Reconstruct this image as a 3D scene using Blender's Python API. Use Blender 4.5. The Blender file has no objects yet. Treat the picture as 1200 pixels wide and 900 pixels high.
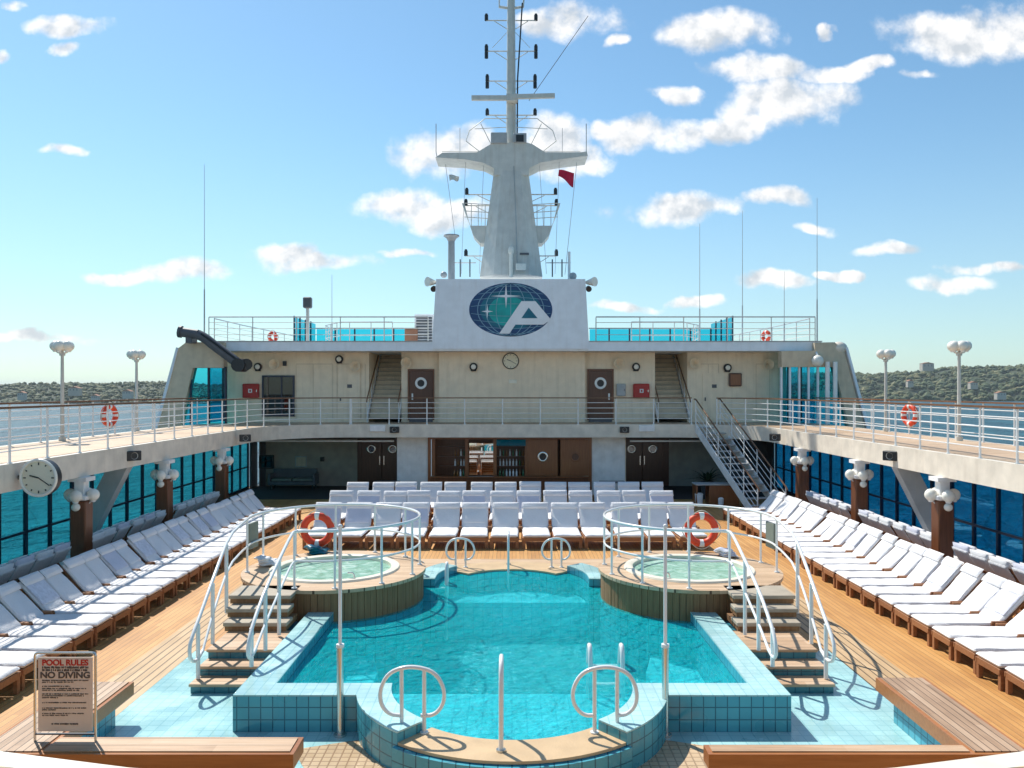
import bpy, bmesh, math, random
from mathutils import Vector, Matrix, geometry
random.seed(7)
PI = math.pi
R = math.radians
scn = bpy.context.scene
COL = scn.collection
F = 950.0; EYE = 4.3; HZ = 456.0
def PX(px, py, Y):            # photo pixel at depth Y -> world point
    return Vector(((px-600)*Y/F, Y, EYE-(py-HZ)*Y/F))
ORD = ['first','second','third','fourth','fifth','sixth','seventh','eighth','ninth','tenth','eleventh','twelfth','thirteenth','fourteenth','fifteenth','sixteenth','seventeenth','eighteenth','nineteenth','twentieth','twenty-first','twenty-second','twenty-third','twenty-fourth','twenty-fifth','twenty-sixth','twenty-seventh','twenty-eighth','twenty-ninth','thirtieth']

# ------------------------------------------------------------------ materials
MATS = {}
def newmat(name):
    m = bpy.data.materials.new(name); m.use_nodes = True
    nt = m.node_tree; b = nt.nodes['Principled BSDF']
    MATS[name] = m
    return m, nt, b
def N(nt, t, **kw):
    n = nt.nodes.new(t)
    for k, v in kw.items(): setattr(n, k, v)
    return n
def ramp(nt, fac, stops):
    r = N(nt, 'ShaderNodeValToRGB'); e = r.color_ramp.elements
    e[0].position, e[0].color = stops[0][0], (*stops[0][1], 1)
    e[1].position, e[1].color = stops[-1][0], (*stops[-1][1], 1)
    for p, c in stops[1:-1]:
        x = e.new(p); x.color = (*c, 1)
    nt.links.new(fac, r.inputs[0]); return r.outputs[0]
def simple(name, col, rough=.5, metal=0, var=.12, nscale=3.0, bump=.0, bscale=40, coat=0, spec=None, dirt=None):
    """painted / plain surface with slow colour variation and fine bump"""
    m, nt, b = newmat(name)
    tc = N(nt, 'ShaderNodeNewGeometry')
    n1 = N(nt, 'ShaderNodeTexNoise'); n1.inputs['Scale'].default_value = nscale; n1.inputs['Detail'].default_value = 6
    nt.links.new(tc.outputs['Position'], n1.inputs['Vector'])
    a = tuple(max(0, c*(1-var)) for c in col); z = tuple(min(1, c*(1+var)) for c in col)
    c = ramp(nt, n1.outputs['Fac'], [(.3, a), (.7, z)])
    if dirt:
        # vertical streaks of dirt
        mp = N(nt, 'ShaderNodeMapping'); mp.inputs['Scale'].default_value = (5, 5, .35)
        nt.links.new(tc.outputs['Position'], mp.inputs['Vector'])
        n3 = N(nt, 'ShaderNodeTexNoise'); n3.inputs['Scale'].default_value = 1.3; n3.inputs['Detail'].default_value = 5
        nt.links.new(mp.outputs[0], n3.inputs['Vector'])
        f = ramp(nt, n3.outputs['Fac'], [(.5, (0, 0, 0)), (.8, (dirt,)*3)])
        mx = N(nt, 'ShaderNodeMix', data_type='RGBA'); nt.links.new(f, mx.inputs['Factor'])
        nt.links.new(c, mx.inputs['A']); mx.inputs['B'].default_value = (.35, .24, .14, 1)
        c = mx.outputs['Result']
    nt.links.new(c, b.inputs['Base Color'])
    b.inputs['Roughness'].default_value = rough; b.inputs['Metallic'].default_value = metal
    b.inputs['Coat Weight'].default_value = coat
    if bump:
        n2 = N(nt, 'ShaderNodeTexNoise'); n2.inputs['Scale'].default_value = bscale; n2.inputs['Detail'].default_value = 4
        nt.links.new(tc.outputs['Position'], n2.inputs['Vector'])
        bp = N(nt, 'ShaderNodeBump'); bp.inputs['Strength'].default_value = bump; bp.inputs['Distance'].default_value = .02
        nt.links.new(n2.outputs['Fac'], bp.inputs['Height']); nt.links.new(bp.outputs[0], b.inputs['Normal'])
    return m
def woodmat(name, c1, c2, c3, plank=.0, axis='Y', rough=.55, caulk=(.03, .02, .012), gap=.07):
    """grain along axis; plank>0 adds caulked seams across the other axis"""
    m, nt, b = newmat(name)
    g = N(nt, 'ShaderNodeNewGeometry')
    mp = N(nt, 'ShaderNodeMapping')
    s = {'Y': (14, .9, 14), 'X': (.9, 14, 14), 'Z': (14, 14, .9)}[axis]
    mp.inputs['Scale'].default_value = s
    nt.links.new(g.outputs['Position'], mp.inputs['Vector'])
    n1 = N(nt, 'ShaderNodeTexNoise'); n1.inputs['Scale'].default_value = 1.6; n1.inputs['Detail'].default_value = 7; n1.inputs['Roughness'].default_value = .65
    nt.links.new(mp.outputs[0], n1.inputs['Vector'])
    n2 = N(nt, 'ShaderNodeTexNoise'); n2.inputs['Scale'].default_value = .55; n2.inputs['Detail'].default_value = 5
    nt.links.new(g.outputs['Position'], n2.inputs['Vector'])
    ad = N(nt, 'ShaderNodeMath', operation='ADD'); nt.links.new(n1.outputs['Fac'], ad.inputs[0]); nt.links.new(n2.outputs['Fac'], ad.inputs[1])
    ml = N(nt, 'ShaderNodeMath', operation='MULTIPLY'); nt.links.new(ad.outputs[0], ml.inputs[0]); ml.inputs[1].default_value = .5
    fac = ml.outputs[0]
    if plank:
        sp = N(nt, 'ShaderNodeSeparateXYZ'); nt.links.new(g.outputs['Position'], sp.inputs[0])
        dv = N(nt, 'ShaderNodeMath', operation='DIVIDE'); nt.links.new(sp.outputs['X' if axis == 'Y' else 'Y'], dv.inputs[0]); dv.inputs[1].default_value = plank
        fl = N(nt, 'ShaderNodeMath', operation='FLOOR'); nt.links.new(dv.outputs[0], fl.inputs[0])
        fr = N(nt, 'ShaderNodeMath', operation='FRACT'); nt.links.new(dv.outputs[0], fr.inputs[0])
        # board joints along length, random offset
        wn = N(nt, 'ShaderNodeTexWhiteNoise', noise_dimensions='1D'); nt.links.new(fl.outputs[0], wn.inputs['W'])
        dl = N(nt, 'ShaderNodeMath', operation='MULTIPLY_ADD'); nt.links.new(sp.outputs['Y' if axis == 'Y' else 'X'], dl.inputs[0]); dl.inputs[1].default_value = .45; nt.links.new(wn.outputs['Value'], dl.inputs[2])
        f2 = N(nt, 'ShaderNodeMath', operation='FLOOR'); nt.links.new(dl.outputs[0], f2.inputs[0])
        cb = N(nt, 'ShaderNodeCombineXYZ'); nt.links.new(fl.outputs[0], cb.inputs[0]); nt.links.new(f2.outputs[0], cb.inputs[1])
        w2 = N(nt, 'ShaderNodeTexWhiteNoise', noise_dimensions='3D'); nt.links.new(cb.outputs[0], w2.inputs['Vector'])
        ma = N(nt, 'ShaderNodeMath', operation='MULTIPLY_ADD'); nt.links.new(w2.outputs['Value'], ma.inputs[0]); ma.inputs[1].default_value = .22
        nt.links.new(fac, ma.inputs[2]); sb = N(nt, 'ShaderNodeMath', operation='SUBTRACT'); nt.links.new(ma.outputs[0], sb.inputs[0]); sb.inputs[1].default_value = .11
        fac = sb.outputs[0]
    c = ramp(nt, fac, [(.3, c1), (.5, c2), (.7, c3)])
    if plank:
        lt = N(nt, 'ShaderNodeMath', operation='LESS_THAN'); nt.links.new(fr.outputs[0], lt.inputs[0]); lt.inputs[1].default_value = gap
        mx = N(nt, 'ShaderNodeMix', data_type='RGBA'); nt.links.new(lt.outputs[0], mx.inputs['Factor'])
        nt.links.new(c, mx.inputs['A']); mx.inputs['B'].default_value = (*caulk, 1); c = mx.outputs['Result']
    nt.links.new(c, b.inputs['Base Color']); b.inputs['Roughness'].default_value = rough
    bp = N(nt, 'ShaderNodeBump'); bp.inputs['Strength'].default_value = .15; bp.inputs['Distance'].default_value = .01
    nt.links.new(n1.outputs['Fac'], bp.inputs['Height']); nt.links.new(bp.outputs[0], b.inputs['Normal'])
    return m
def tilemat(name, c1, c2, grout, w=.12, h=.12, rough=.25, plane='XY', gw=.05):
    m, nt, b = newmat(name)
    g = N(nt, 'ShaderNodeNewGeometry')
    sp = N(nt, 'ShaderNodeSeparateXYZ'); nt.links.new(g.outputs['Position'], sp.inputs[0])
    nm = N(nt, 'ShaderNodeSeparateXYZ'); nt.links.new(g.outputs['True Normal'], nm.inputs[0])
    az = N(nt, 'ShaderNodeMath', operation='ABSOLUTE'); nt.links.new(nm.outputs['Z'], az.inputs[0])
    up = N(nt, 'ShaderNodeMath', operation='GREATER_THAN'); nt.links.new(az.outputs[0], up.inputs[0]); up.inputs[1].default_value = .6
    ax = N(nt, 'ShaderNodeMath', operation='ABSOLUTE'); nt.links.new(nm.outputs['X'], ax.inputs[0])
    sx = N(nt, 'ShaderNodeMath', operation='GREATER_THAN'); nt.links.new(ax.outputs[0], sx.inputs[0]); sx.inputs[1].default_value = .71
    m1 = N(nt, 'ShaderNodeMix', data_type='FLOAT'); nt.links.new(sx.outputs[0], m1.inputs['Factor']); nt.links.new(sp.outputs['X'], m1.inputs['A']); nt.links.new(sp.outputs['Y'], m1.inputs['B'])
    # u: top faces -> X ; v: top -> Y, side -> Z
    m3 = N(nt, 'ShaderNodeMix', data_type='FLOAT'); nt.links.new(up.outputs[0], m3.inputs['Factor']); nt.links.new(m1.outputs[0], m3.inputs['A']); nt.links.new(sp.outputs['X'], m3.inputs['B'])
    m2 = N(nt, 'ShaderNodeMix', data_type='FLOAT'); nt.links.new(up.outputs[0], m2.inputs['Factor']); nt.links.new(sp.outputs['Z'], m2.inputs['A']); nt.links.new(sp.outputs['Y'], m2.inputs['B'])
    cb = N(nt, 'ShaderNodeCombineXYZ'); nt.links.new(m3.outputs[0], cb.inputs[0]); nt.links.new(m2.outputs[0], cb.inputs[1])
    br = N(nt, 'ShaderNodeTexBrick'); br.offset = 0; br.squash = 1
    br.inputs['Scale'].default_value = 1; br.inputs['Brick Width'].default_value = w; br.inputs['Row Height'].default_value = h
    br.inputs['Mortar Size'].default_value = w*gw; br.inputs['Mortar Smooth'].default_value = .1; br.inputs['Bias'].default_value = 0
    br.inputs['Color1'].default_value = (*c1, 1); br.inputs['Color2'].default_value = (*c2, 1); br.inputs['Mortar'].default_value = (*grout, 1)
    nt.links.new(cb.outputs[0], br.inputs['Vector'])
    n2 = N(nt, 'ShaderNodeTexNoise'); n2.inputs['Scale'].default_value = 1.3; n2.inputs['Detail'].default_value = 6
    nt.links.new(g.outputs['Position'], n2.inputs['Vector'])
    v = ramp(nt, n2.outputs['Fac'], [(.3, (.82,)*3), (.7, (1.1,)*3)])
    mx = N(nt, 'ShaderNodeMix', data_type='RGBA', blend_type='MULTIPLY'); mx.inputs['Factor'].default_value = 1
    nt.links.new(br.outputs['Color'], mx.inputs['A']); nt.links.new(v, mx.inputs['B'])
    nt.links.new(mx.outputs['Result'], b.inputs['Base Color'])
    rr_ = ramp(nt, n2.outputs['Fac'], [(.42, (rough*.35,)*3), (.58, (rough*1.6,)*3)]); nt.links.new(rr_, b.inputs['Roughness'])
    bp = N(nt, 'ShaderNodeBump'); bp.inputs['Strength'].default_value = .3; bp.inputs['Distance'].default_value = .01; bp.invert = True
    nt.links.new(br.outputs['Fac'], bp.inputs['Height']); nt.links.new(bp.outputs[0], b.inputs['Normal'])
    return m
def glassmat(name, tint, gloss=1.0, rough=.02, base=.0, wave=0):
    """tinted see-through pane: transparent + fresnel reflection"""
    m, nt, b = newmat(name); nt.nodes.remove(b)
    out = nt.nodes['Material Output']
    t = N(nt, 'ShaderNodeBsdfTransparent'); t.inputs[0].default_value = (*tint, 1)
    g = N(nt, 'ShaderNodeBsdfGlossy'); g.inputs['Roughness'].default_value = rough
    fr = N(nt, 'ShaderNodeFresnel'); fr.inputs['IOR'].default_value = 1.45
    ml = N(nt, 'ShaderNodeMath', operation='MULTIPLY_ADD'); ml.inputs[1].default_value = gloss; ml.inputs[2].default_value = base; ml.use_clamp = True
    nt.links.new(fr.outputs[0], ml.inputs[0])
    mx = N(nt, 'ShaderNodeMixShader'); nt.links.new(ml.outputs[0], mx.inputs[0]); nt.links.new(t.outputs[0], mx.inputs[1]); nt.links.new(g.outputs[0], mx.inputs[2])
    nt.links.new(mx.outputs[0], out.inputs['Surface'])
    return m, nt, t, g, fr, out

simple('white_paint', (.86, .84, .82), .38, dirt=.12, bump=.08, bscale=14)
simple('fascia_paint', (.78, .69, .57), .42, dirt=.14, bump=.1, bscale=10)
simple('cream_wall', (.88, .73, .54), .5, var=.06, dirt=.22, bump=.1, bscale=8)
simple('beige_panel', (.64, .52, .37), .55, var=.1, dirt=.3)
simple('white_tube', (.82, .82, .80), .22, var=.05, coat=.3)
simple('steel', (.62, .62, .60), .25, metal=.9, var=.1)
simple('grey_paint', (.42, .43, .43), .45, dirt=.2)
simple('green_grey', (.20, .22, .18), .5)
simple('black_plastic', (.018, .018, .02), .4)
simple('dark_grey', (.10, .10, .11), .45)
simple('navy_frame', (.012, .02, .05), .35)
simple('mast_paint', (.66, .64, .58), .5, var=.08, dirt=.25)
simple('bluewhite_paint', (.80, .85, .90), .35, var=.05, dirt=.1, bump=.25, bscale=2.2)
simple('fabric_white', (.76, .745, .745), .9, var=.04, bump=.5, bscale=26)
simple('fabric_grey', (.62, .62, .70), .95, var=.05, bump=.5, bscale=26)
simple('fabric_blue_stripe', (.66, .67, .74), .95, var=.12, nscale=14, bump=.4, bscale=26)
simple('fabric_blue', (.16, .22, .45), .95, var=.2, bump=.4, bscale=26)
simple('red_paint', (.45, .02, .015), .4)
simple('buoy_red', (.72, .06, .015), .45, var=.1)
simple('buoy_white', (.8, .8, .78), .5)
simple('rope', (.55, .5, .42), .9)
simple('dial_white', (.78, .73, .56), .5, var=.03)
simple('globe', (.86, .82, .72), .25, var=.05, nscale=8)
simple('navy_ink', (.006, .05, .16), .45, var=.1)
simple('teal_ink', (.0, .36, .34), .45, var=.2)
simple('teal_dark', (.0, .13, .20), .45, var=.2)
simple('emblem_line', (.20, .38, .48), .5)
simple('rim_tan', (.60, .42, .24), .45, bump=.2)
simple('logo_white', (.82, .85, .88), .45, var=.03)
simple('sign_board', (.78, .67, .57), .5, var=.06, nscale=5)
simple('sign_red', (.55, .03, .02), .5)
simple('sign_ink', (.10, .085, .08), .5)
simple('flag_red', (.55, .01, .05), .8)
simple('flag_white', (.62, .62, .58), .8)
simple('rim_cream', (.80, .74, .60), .35)
simple('leaf', (.03, .06, .02), .6, var=.4)
simple('bottle_green', (.03, .12, .05), .15)
simple('bottle_amber', (.25, .10, .02), .15)
simple('bottle_clear', (.6, .62, .6), .1)
simple('roof_tile', (.35, .16, .09), .8)
simple('house_wall', (.48, .43, .36), .8)
simple('tread_beige', (.40, .34, .26), .7)
simple('recess_wall_shaded', (.40, .34, .27), .6, dirt=.2)  # wall colour darkened, the shade of the recess is put into the paint
simple('soffit', (.60, .57, .53), .6, dirt=.2)
simple('dark_matte', (.05, .035, .03), .9)
woodmat('teak_deck', (.43, .20, .06), (.57, .285, .085), (.66, .36, .125), plank=.10, axis='Y', gap=.09, caulk=(.22, .12, .05))
woodmat('teak_border', (.40, .26, .13), (.54, .36, .19), (.64, .45, .26), plank=.13, axis='Y', gap=.16, caulk=(.10, .06, .03))
woodmat('teak_cross', (.46, .30, .17), (.62, .42, .26), (.70, .52, .34), plank=.11, axis='X', gap=.10, caulk=(.10, .055, .03))
woodmat('teak_furniture', (.17, .065, .025), (.30, .125, .05), (.42, .20, .085), axis='X')
woodmat('bench_top', (.28, .17, .10), (.46, .30, .19), (.58, .42, .29), axis='Y', plank=.09, gap=.12, caulk=(.07, .04, .02))
woodmat('bench_top_cross', (.34, .21, .12), (.54, .35, .21), (.64, .46, .31), axis='X', plank=.16, gap=.05, caulk=(.09, .05, .03))
woodmat('bench_edge', (.26, .085, .025), (.40, .15, .045), (.50, .21, .075), axis='X', rough=.35)
woodmat('tub_board', (.16, .075, .03), (.28, .145, .062), (.40, .225, .105), axis='Z', rough=.7)
woodmat('column_wood', (.10, .035, .015), (.17, .06, .025), (.24, .09, .04), axis='Z', rough=.3)
woodmat('door_wood', (.07, .022, .012), (.11, .038, .02), (.16, .06, .03), axis='Z', rough=.3)
woodmat('bar_wood', (.15, .05, .018), (.26, .09, .03), (.36, .14, .05), axis='Z', rough=.3)
woodmat('caprail', (.11, .05, .025), (.18, .085, .04), (.26, .13, .07), axis='X', rough=.4)
tilemat('tile_floor', (.40, .655, .65), (.35, .60, .61), (.28, .53, .55), .15, .15)
tilemat('tile_coping', (.45, .67, .66), (.39, .62, .62), (.29, .53, .55), .14, .14)
tilemat('tile_wall', (.085, .40, .49), (.065, .34, .44), (.02, .13, .19), .15, .155, gw=.05)
tilemat('tile_step', (.05, .24, .30), (.04, .20, .26), (.015, .10, .15), .2, .2, gw=.04)
tilemat('tile_pool', (.16, .82, .90), (.13, .77, .87), (.10, .62, .74), .2, .2)
tilemat('tile_tan', (.66, .48, .30), (.58, .41, .25), (.38, .25, .15), .105, .105, gw=.09)
glassmat('glass_blue', (.32, .92, .97), gloss=.35)
glassmat('glass_blue_dim', (.16, .66, .88), gloss=.35)  # right panes: deeper tint carries the dimmer sea light of that side
glassmat('glass_screen', (.22, .77, .88), gloss=.4)
glassmat('glass_dark', (.05, .06, .07), gloss=.8, base=.05)
glassmat('glass_mirror', (.05, .05, .05), gloss=.6, base=.55)

def watermat():
    m, nt, t, g, fr, out = glassmat('pool_water', (.84, .985, 1.0), gloss=.6, rough=.2)
    fr.inputs['IOR'].default_value = 1.33
    ge = N(nt, 'ShaderNodeNewGeometry')
    n1 = N(nt, 'ShaderNodeTexNoise'); n1.inputs['Scale'].default_value = 3.2; n1.inputs['Detail'].default_value = 5; n1.inputs['Distortion'].default_value = .8
    n2 = N(nt, 'ShaderNodeTexNoise'); n2.inputs['Scale'].default_value = 10; n2.inputs['Detail'].default_value = 4; n2.inputs['Distortion'].default_value = .5
    for n in (n1, n2): nt.links.new(ge.outputs['Position'], n.inputs['Vector'])
    ad = N(nt, 'ShaderNodeMath', operation='MULTIPLY_ADD'); nt.links.new(n2.outputs['Fac'], ad.inputs[0]); ad.inputs[1].default_value = .55; nt.links.new(n1.outputs['Fac'], ad.inputs[2])
    bp = N(nt, 'ShaderNodeBump'); bp.inputs['Strength'].default_value = 1; bp.inputs['Distance'].default_value = .40
    nt.links.new(ad.outputs[0], bp.inputs['Height'])
    nt.links.new(bp.outputs[0], g.inputs['Normal']); nt.links.new(bp.outputs[0], fr.inputs['Normal'])
    bp2 = N(nt, 'ShaderNodeBump'); bp2.inputs['Strength'].default_value = 1; bp2.inputs['Distance'].default_value = .16; nt.links.new(ad.outputs[0], bp2.inputs['Height'])
    df = N(nt, 'ShaderNodeBsdfDiffuse'); df.inputs['Color'].default_value = (.0, .80, .86, 1); nt.links.new(bp2.outputs[0], df.inputs['Normal'])
    old = [l for l in nt.links if l.to_socket == out.inputs['Surface']][0].from_socket
    mo = old.node; m3 = N(nt, 'ShaderNodeMixShader'); m3.inputs[0].default_value = .30
    nt.links.new(t.outputs[0], m3.inputs[1]); nt.links.new(df.outputs[0], m3.inputs[2]); nt.links.new(m3.outputs[0], mo.inputs[1])
    v = N(nt, 'ShaderNodeVolumeAbsorption'); v.inputs['Color'].default_value = (.02, .84, .90, 1); v.inputs['Density'].default_value = .10
    nt.links.new(v.outputs[0], out.inputs['Volume'])
watermat()
def tubwater():
    m, nt, b = newmat('tub_water')
    ge = N(nt, 'ShaderNodeNewGeometry')
    n1 = N(nt, 'ShaderNodeTexNoise'); n1.inputs['Scale'].default_value = 4; n1.inputs['Detail'].default_value = 5; n1.inputs['Distortion'].default_value = 1
    nt.links.new(ge.outputs['Position'], n1.inputs['Vector'])
    c = ramp(nt, n1.outputs['Fac'], [(.35, (.22, .42, .30)), (.55, (.36, .58, .46)), (.7, (.55, .72, .62))])
    nt.links.new(c, b.inputs['Base Color']); b.inputs['Roughness'].default_value = .08; b.inputs['IOR'].default_value = 1.33
    bp = N(nt, 'ShaderNodeBump'); bp.inputs['Distance'].default_value = .05; nt.links.new(n1.outputs['Fac'], bp.inputs['Height']); nt.links.new(bp.outputs[0], b.inputs['Normal'])
tubwater()
def seamat():
    m, nt, b = newmat('sea_water')
    ge = N(nt, 'ShaderNodeNewGeometry')
    mp = N(nt, 'ShaderNodeMapping'); mp.inputs['Scale'].default_value = (1, .55, 1); mp.inputs['Rotation'].default_value = (0, 0, R(25))
    nt.links.new(ge.outputs['Position'], mp.inputs['Vector'])
    hs = []
    for sc, d in ((.07, 3), (.45, 6), (1.6, 3)):
        n = N(nt, 'ShaderNodeTexNoise'); n.inputs['Scale'].default_value = sc; n.inputs['Detail'].default_value = d; n.inputs['Distortion'].default_value = .4
        nt.links.new(mp.outputs[0], n.inputs['Vector']); hs.append(n.outputs['Fac'])
    a = N(nt, 'ShaderNodeMath', operation='MULTIPLY'); nt.links.new(hs[0], a.inputs[0]); a.inputs[1].default_value = 2.2
    b1 = N(nt, 'ShaderNodeMath', operation='ADD'); nt.links.new(a.outputs[0], b1.inputs[0]); nt.links.new(hs[1], b1.inputs[1])
    b2 = N(nt, 'ShaderNodeMath', operation='MULTIPLY_ADD'); nt.links.new(hs[2], b2.inputs[0]); b2.inputs[1].default_value = .3; nt.links.new(b1.outputs[0], b2.inputs[2])
    bp = N(nt, 'ShaderNodeBump'); bp.inputs['Strength'].default_value = 1; bp.inputs['Distance'].default_value = 3.0
    nt.links.new(b2.outputs[0], bp.inputs['Height']); nt.links.new(bp.outputs[0], b.inputs['Normal'])
    c = ramp(nt, hs[0], [(.35, (.008, .065, .10)), (.65, (.016, .12, .16))])
    nt.links.new(c, b.inputs['Base Color'])
    b.inputs['Roughness'].default_value = .5; b.inputs['IOR'].default_value = 1.33
seamat()
def hillmat():
    m, nt, b = newmat('hill_green')
    ge = N(nt, 'ShaderNodeNewGeometry')
    n1 = N(nt, 'ShaderNodeTexNoise'); n1.inputs['Scale'].default_value = .03; n1.inputs['Detail'].default_value = 8; n1.inputs['Roughness'].default_value = .7
    nt.links.new(ge.outputs['Position'], n1.inputs['Vector'])
    c = ramp(nt, n1.outputs['Fac'], [(.35, (.02, .03, .012)), (.5, (.04, .055, .022)), (.64, (.07, .075, .035)), (.76, (.15, .13, .08))])
    nt.links.new(c, b.inputs['Base Color']); b.inputs['Roughness'].default_value = .9
    m, nt, b = newmat('forest_green')
    ge = N(nt, 'ShaderNodeNewGeometry')
    n1 = N(nt, 'ShaderNodeTexNoise'); n1.inputs['Scale'].default_value = .05; n1.inputs['Detail'].default_value = 5
    nt.links.new(ge.outputs['Position'], n1.inputs['Vector'])
    c = ramp(nt, n1.outputs['Fac'], [(.38, (.028, .05, .02)), (.5, (.075, .10, .035)), (.62, (.17, .155, .065))])
    nt.links.new(c, b.inputs['Base Color']); b.inputs['Roughness'].default_value = .8
hillmat()

# ------------------------------------------------------------------ mesh builder
class MB:
    def __init__(s): s.v = []; s.f = []; s.smooth = set()
    def add(s, vs, fs, smooth=False):
        o = len(s.v); s.v += [tuple(v) for v in vs]
        for f in fs:
            if smooth: s.smooth.add(len(s.f))
            s.f.append(tuple(i+o for i in f))
        return s
    def box(s, c, d, rot=None, bev=0, seg=1):
        bm = bmesh.new(); bmesh.ops.create_cube(bm, size=1)
        for v in bm.verts: v.co = Vector((v.co.x*d[0], v.co.y*d[1], v.co.z*d[2]))
        if bev: bmesh.ops.bevel(bm, geom=list(bm.edges), offset=bev, segments=seg, affect='EDGES', profile=.5)
        M = Matrix.Translation(c)
        if rot: M = M @ (Matrix.Rotation(rot[2], 4, 'Z') @ Matrix.Rotation(rot[1], 4, 'Y') @ Matrix.Rotation(rot[0], 4, 'X'))
        bm.transform(M); bm.verts.index_update()
        s.add([v.co for v in bm.verts], [[v.index for v in f.verts] for f in bm.faces], smooth=seg > 2); bm.free(); return s
    def bb(s, x0, x1, y0, y1, z0, z1, bev=0):
        return s.box(((x0+x1)/2, (y0+y1)/2, (z0+z1)/2), (abs(x1-x0), abs(y1-y0), abs(z1-z0)), bev=bev)
    def cyl(s, a, b, r, r2=None, n=12, smooth=True):
        a = Vector(a); b = Vector(b); r2 = r if r2 is None else r2
        d = (b-a).normalized(); u = d.orthogonal().normalized(); w = d.cross(u)
        vs = []
        for p, q in ((a, r), (b, r2)):
            for i in range(n):
                t = 2*PI*i/n; vs.append(p+(u*math.cos(t)+w*math.sin(t))*q)
        s.add(vs, [(i, (i+1) % n, n+(i+1) % n, n+i) for i in range(n)], smooth)
        s.add(vs, [tuple(range(n))[::-1], tuple(range(n, 2*n))]); return s
    def tube(s, pts, r, n=8, closed=False, sub=0):
        P = [Vector(p) for p in pts]
        for _ in range(sub):   # corner cutting
            Q = [] if closed else [P[0]]
            m = len(P)
            for i in range(m if closed else m-1):
                a, b = P[i], P[(i+1) % m]
                Q += [a.lerp(b, .25), a.lerp(b, .75)]
            if not closed: Q.append(P[-1])
            P = Q
        m = len(P); vs = []; u = None
        for i in range(m):
            if closed: t = P[(i+1) % m]-P[i-1]
            else: t = P[min(i+1, m-1)]-P[max(i-1, 0)]
            t.normalize()
            if u is None: u = t.orthogonal().normalized()
            u = (u-t*u.dot(t)).normalized(); w = t.cross(u)
            for k in range(n):
                a = 2*PI*k/n; vs.append(P[i]+(u*math.cos(a)+w*math.sin(a))*r)
        fs = []
        for i in range(m if closed else m-1):
            j = (i+1) % m
            for k in range(n): fs.append((i*n+k, i*n+(k+1) % n, j*n+(k+1) % n, j*n+k))
        s.add(vs, fs, True)
        if not closed: s.add(vs, [tuple(range(n))[::-1], tuple(range((m-1)*n, m*n))])
        return s
    def prism(s, poly, z0, z1):
        n = len(poly); vs = [(x, y, z0) for x, y in poly]+[(x, y, z1) for x, y in poly]
        s.add(vs, [(i, (i+1) % n, n+(i+1) % n, n+i) for i in range(n)])
        tri = geometry.tessellate_polygon([[Vector((x, y, 0)) for x, y in poly]])
        s.add(vs, [t for t in tri]); s.add(vs, [tuple(i+n for i in t) for t in tri]); return s
    def prism_y(s, poly, y0, y1):
        n = len(poly); vs = [(x, y0, z) for x, z in poly]+[(x, y1, z) for x, z in poly]
        s.add(vs, [(i, (i+1) % n, n+(i+1) % n, n+i) for i in range(n)])
        tri = geometry.tessellate_polygon([[Vector((x, z, 0)) for x, z in poly]])
        s.add(vs, [t for t in tri]); s.add(vs, [tuple(i+n for i in t) for t in tri]); return s
    def slab(s, outer, hole, z0, z1):
        loops = [[Vector((x, y, 0)) for x, y in outer], [Vector((x, y, 0)) for x, y in hole]]
        tri = geometry.tessellate_polygon(loops); allp = outer+hole; n = len(allp)
        vs = [(x, y, z0) for x, y in allp]+[(x, y, z1) for x, y in allp]
        s.add(vs, [tuple(t) for t in tri]); s.add(vs, [tuple(i+n for i in t) for t in tri])
        o = 0
        for L in (outer, hole):
            m = len(L); s.add(vs, [(o+i, o+(i+1) % m, n+o+(i+1) % m, n+o+i) for i in range(m)]); o += m
        return s
    def sheet(s, poly, z):
        tri = geometry.tessellate_polygon([[Vector((x, y, 0)) for x, y in poly]])
        return s.add([(x, y, z) for x, y in poly], [tuple(t) for t in tri])
    def sphere(s, c, r, n=14, m=9, sc=(1, 1, 1)):
        vs = [(c[0], c[1], c[2]-r*sc[2])]; fs = []
        for j in range(1, m):
            p = -PI/2+PI*j/m
            for i in range(n):
                a = 2*PI*i/n; vs.append((c[0]+r*sc[0]*math.cos(p)*math.cos(a), c[1]+r*sc[1]*math.cos(p)*math.sin(a), c[2]+r*sc[2]*math.sin(p)))
        vs.append((c[0], c[1], c[2]+r*sc[2])); T = len(vs)-1
        for i in range(n): fs += [(0, 1+(i+1) % n, 1+i), (T, T-n+i, T-n+(i+1) % n)]
        for j in range(m-2):
            for i in range(n): a = 1+j*n; fs.append((a+i, a+(i+1) % n, a+n+(i+1) % n, a+n+i))
        s.add(vs, fs, True); return s
    def lathe(s, prof, c, n=24, axis='Z', caps=False):
        vs = []
        for r, h in prof:
            for i in range(n):
                a = 2*PI*i/n
                if axis == 'Z': vs.append((c[0]+r*math.cos(a), c[1]+r*math.sin(a), c[2]+h))
                else: vs.append((c[0]+r*math.cos(a), c[1]+h, c[2]+r*math.sin(a)))
        fs = []
        for j in range(len(prof)-1):
            for i in range(n): fs.append((j*n+i, j*n+(i+1) % n, (j+1)*n+(i+1) % n, (j+1)*n+i))
        s.add(vs, fs, True); m = len(prof)
        if caps: s.add(vs, [tuple(range(n)), tuple(range((m-1)*n, m*n))])
        return s
    def mirror(s):
        o = MB(); o.v = [(-x, y, z) for x, y, z in s.v]; o.f = [tuple(reversed(f)) for f in s.f]; o.smooth = set(s.smooth); return o
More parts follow.
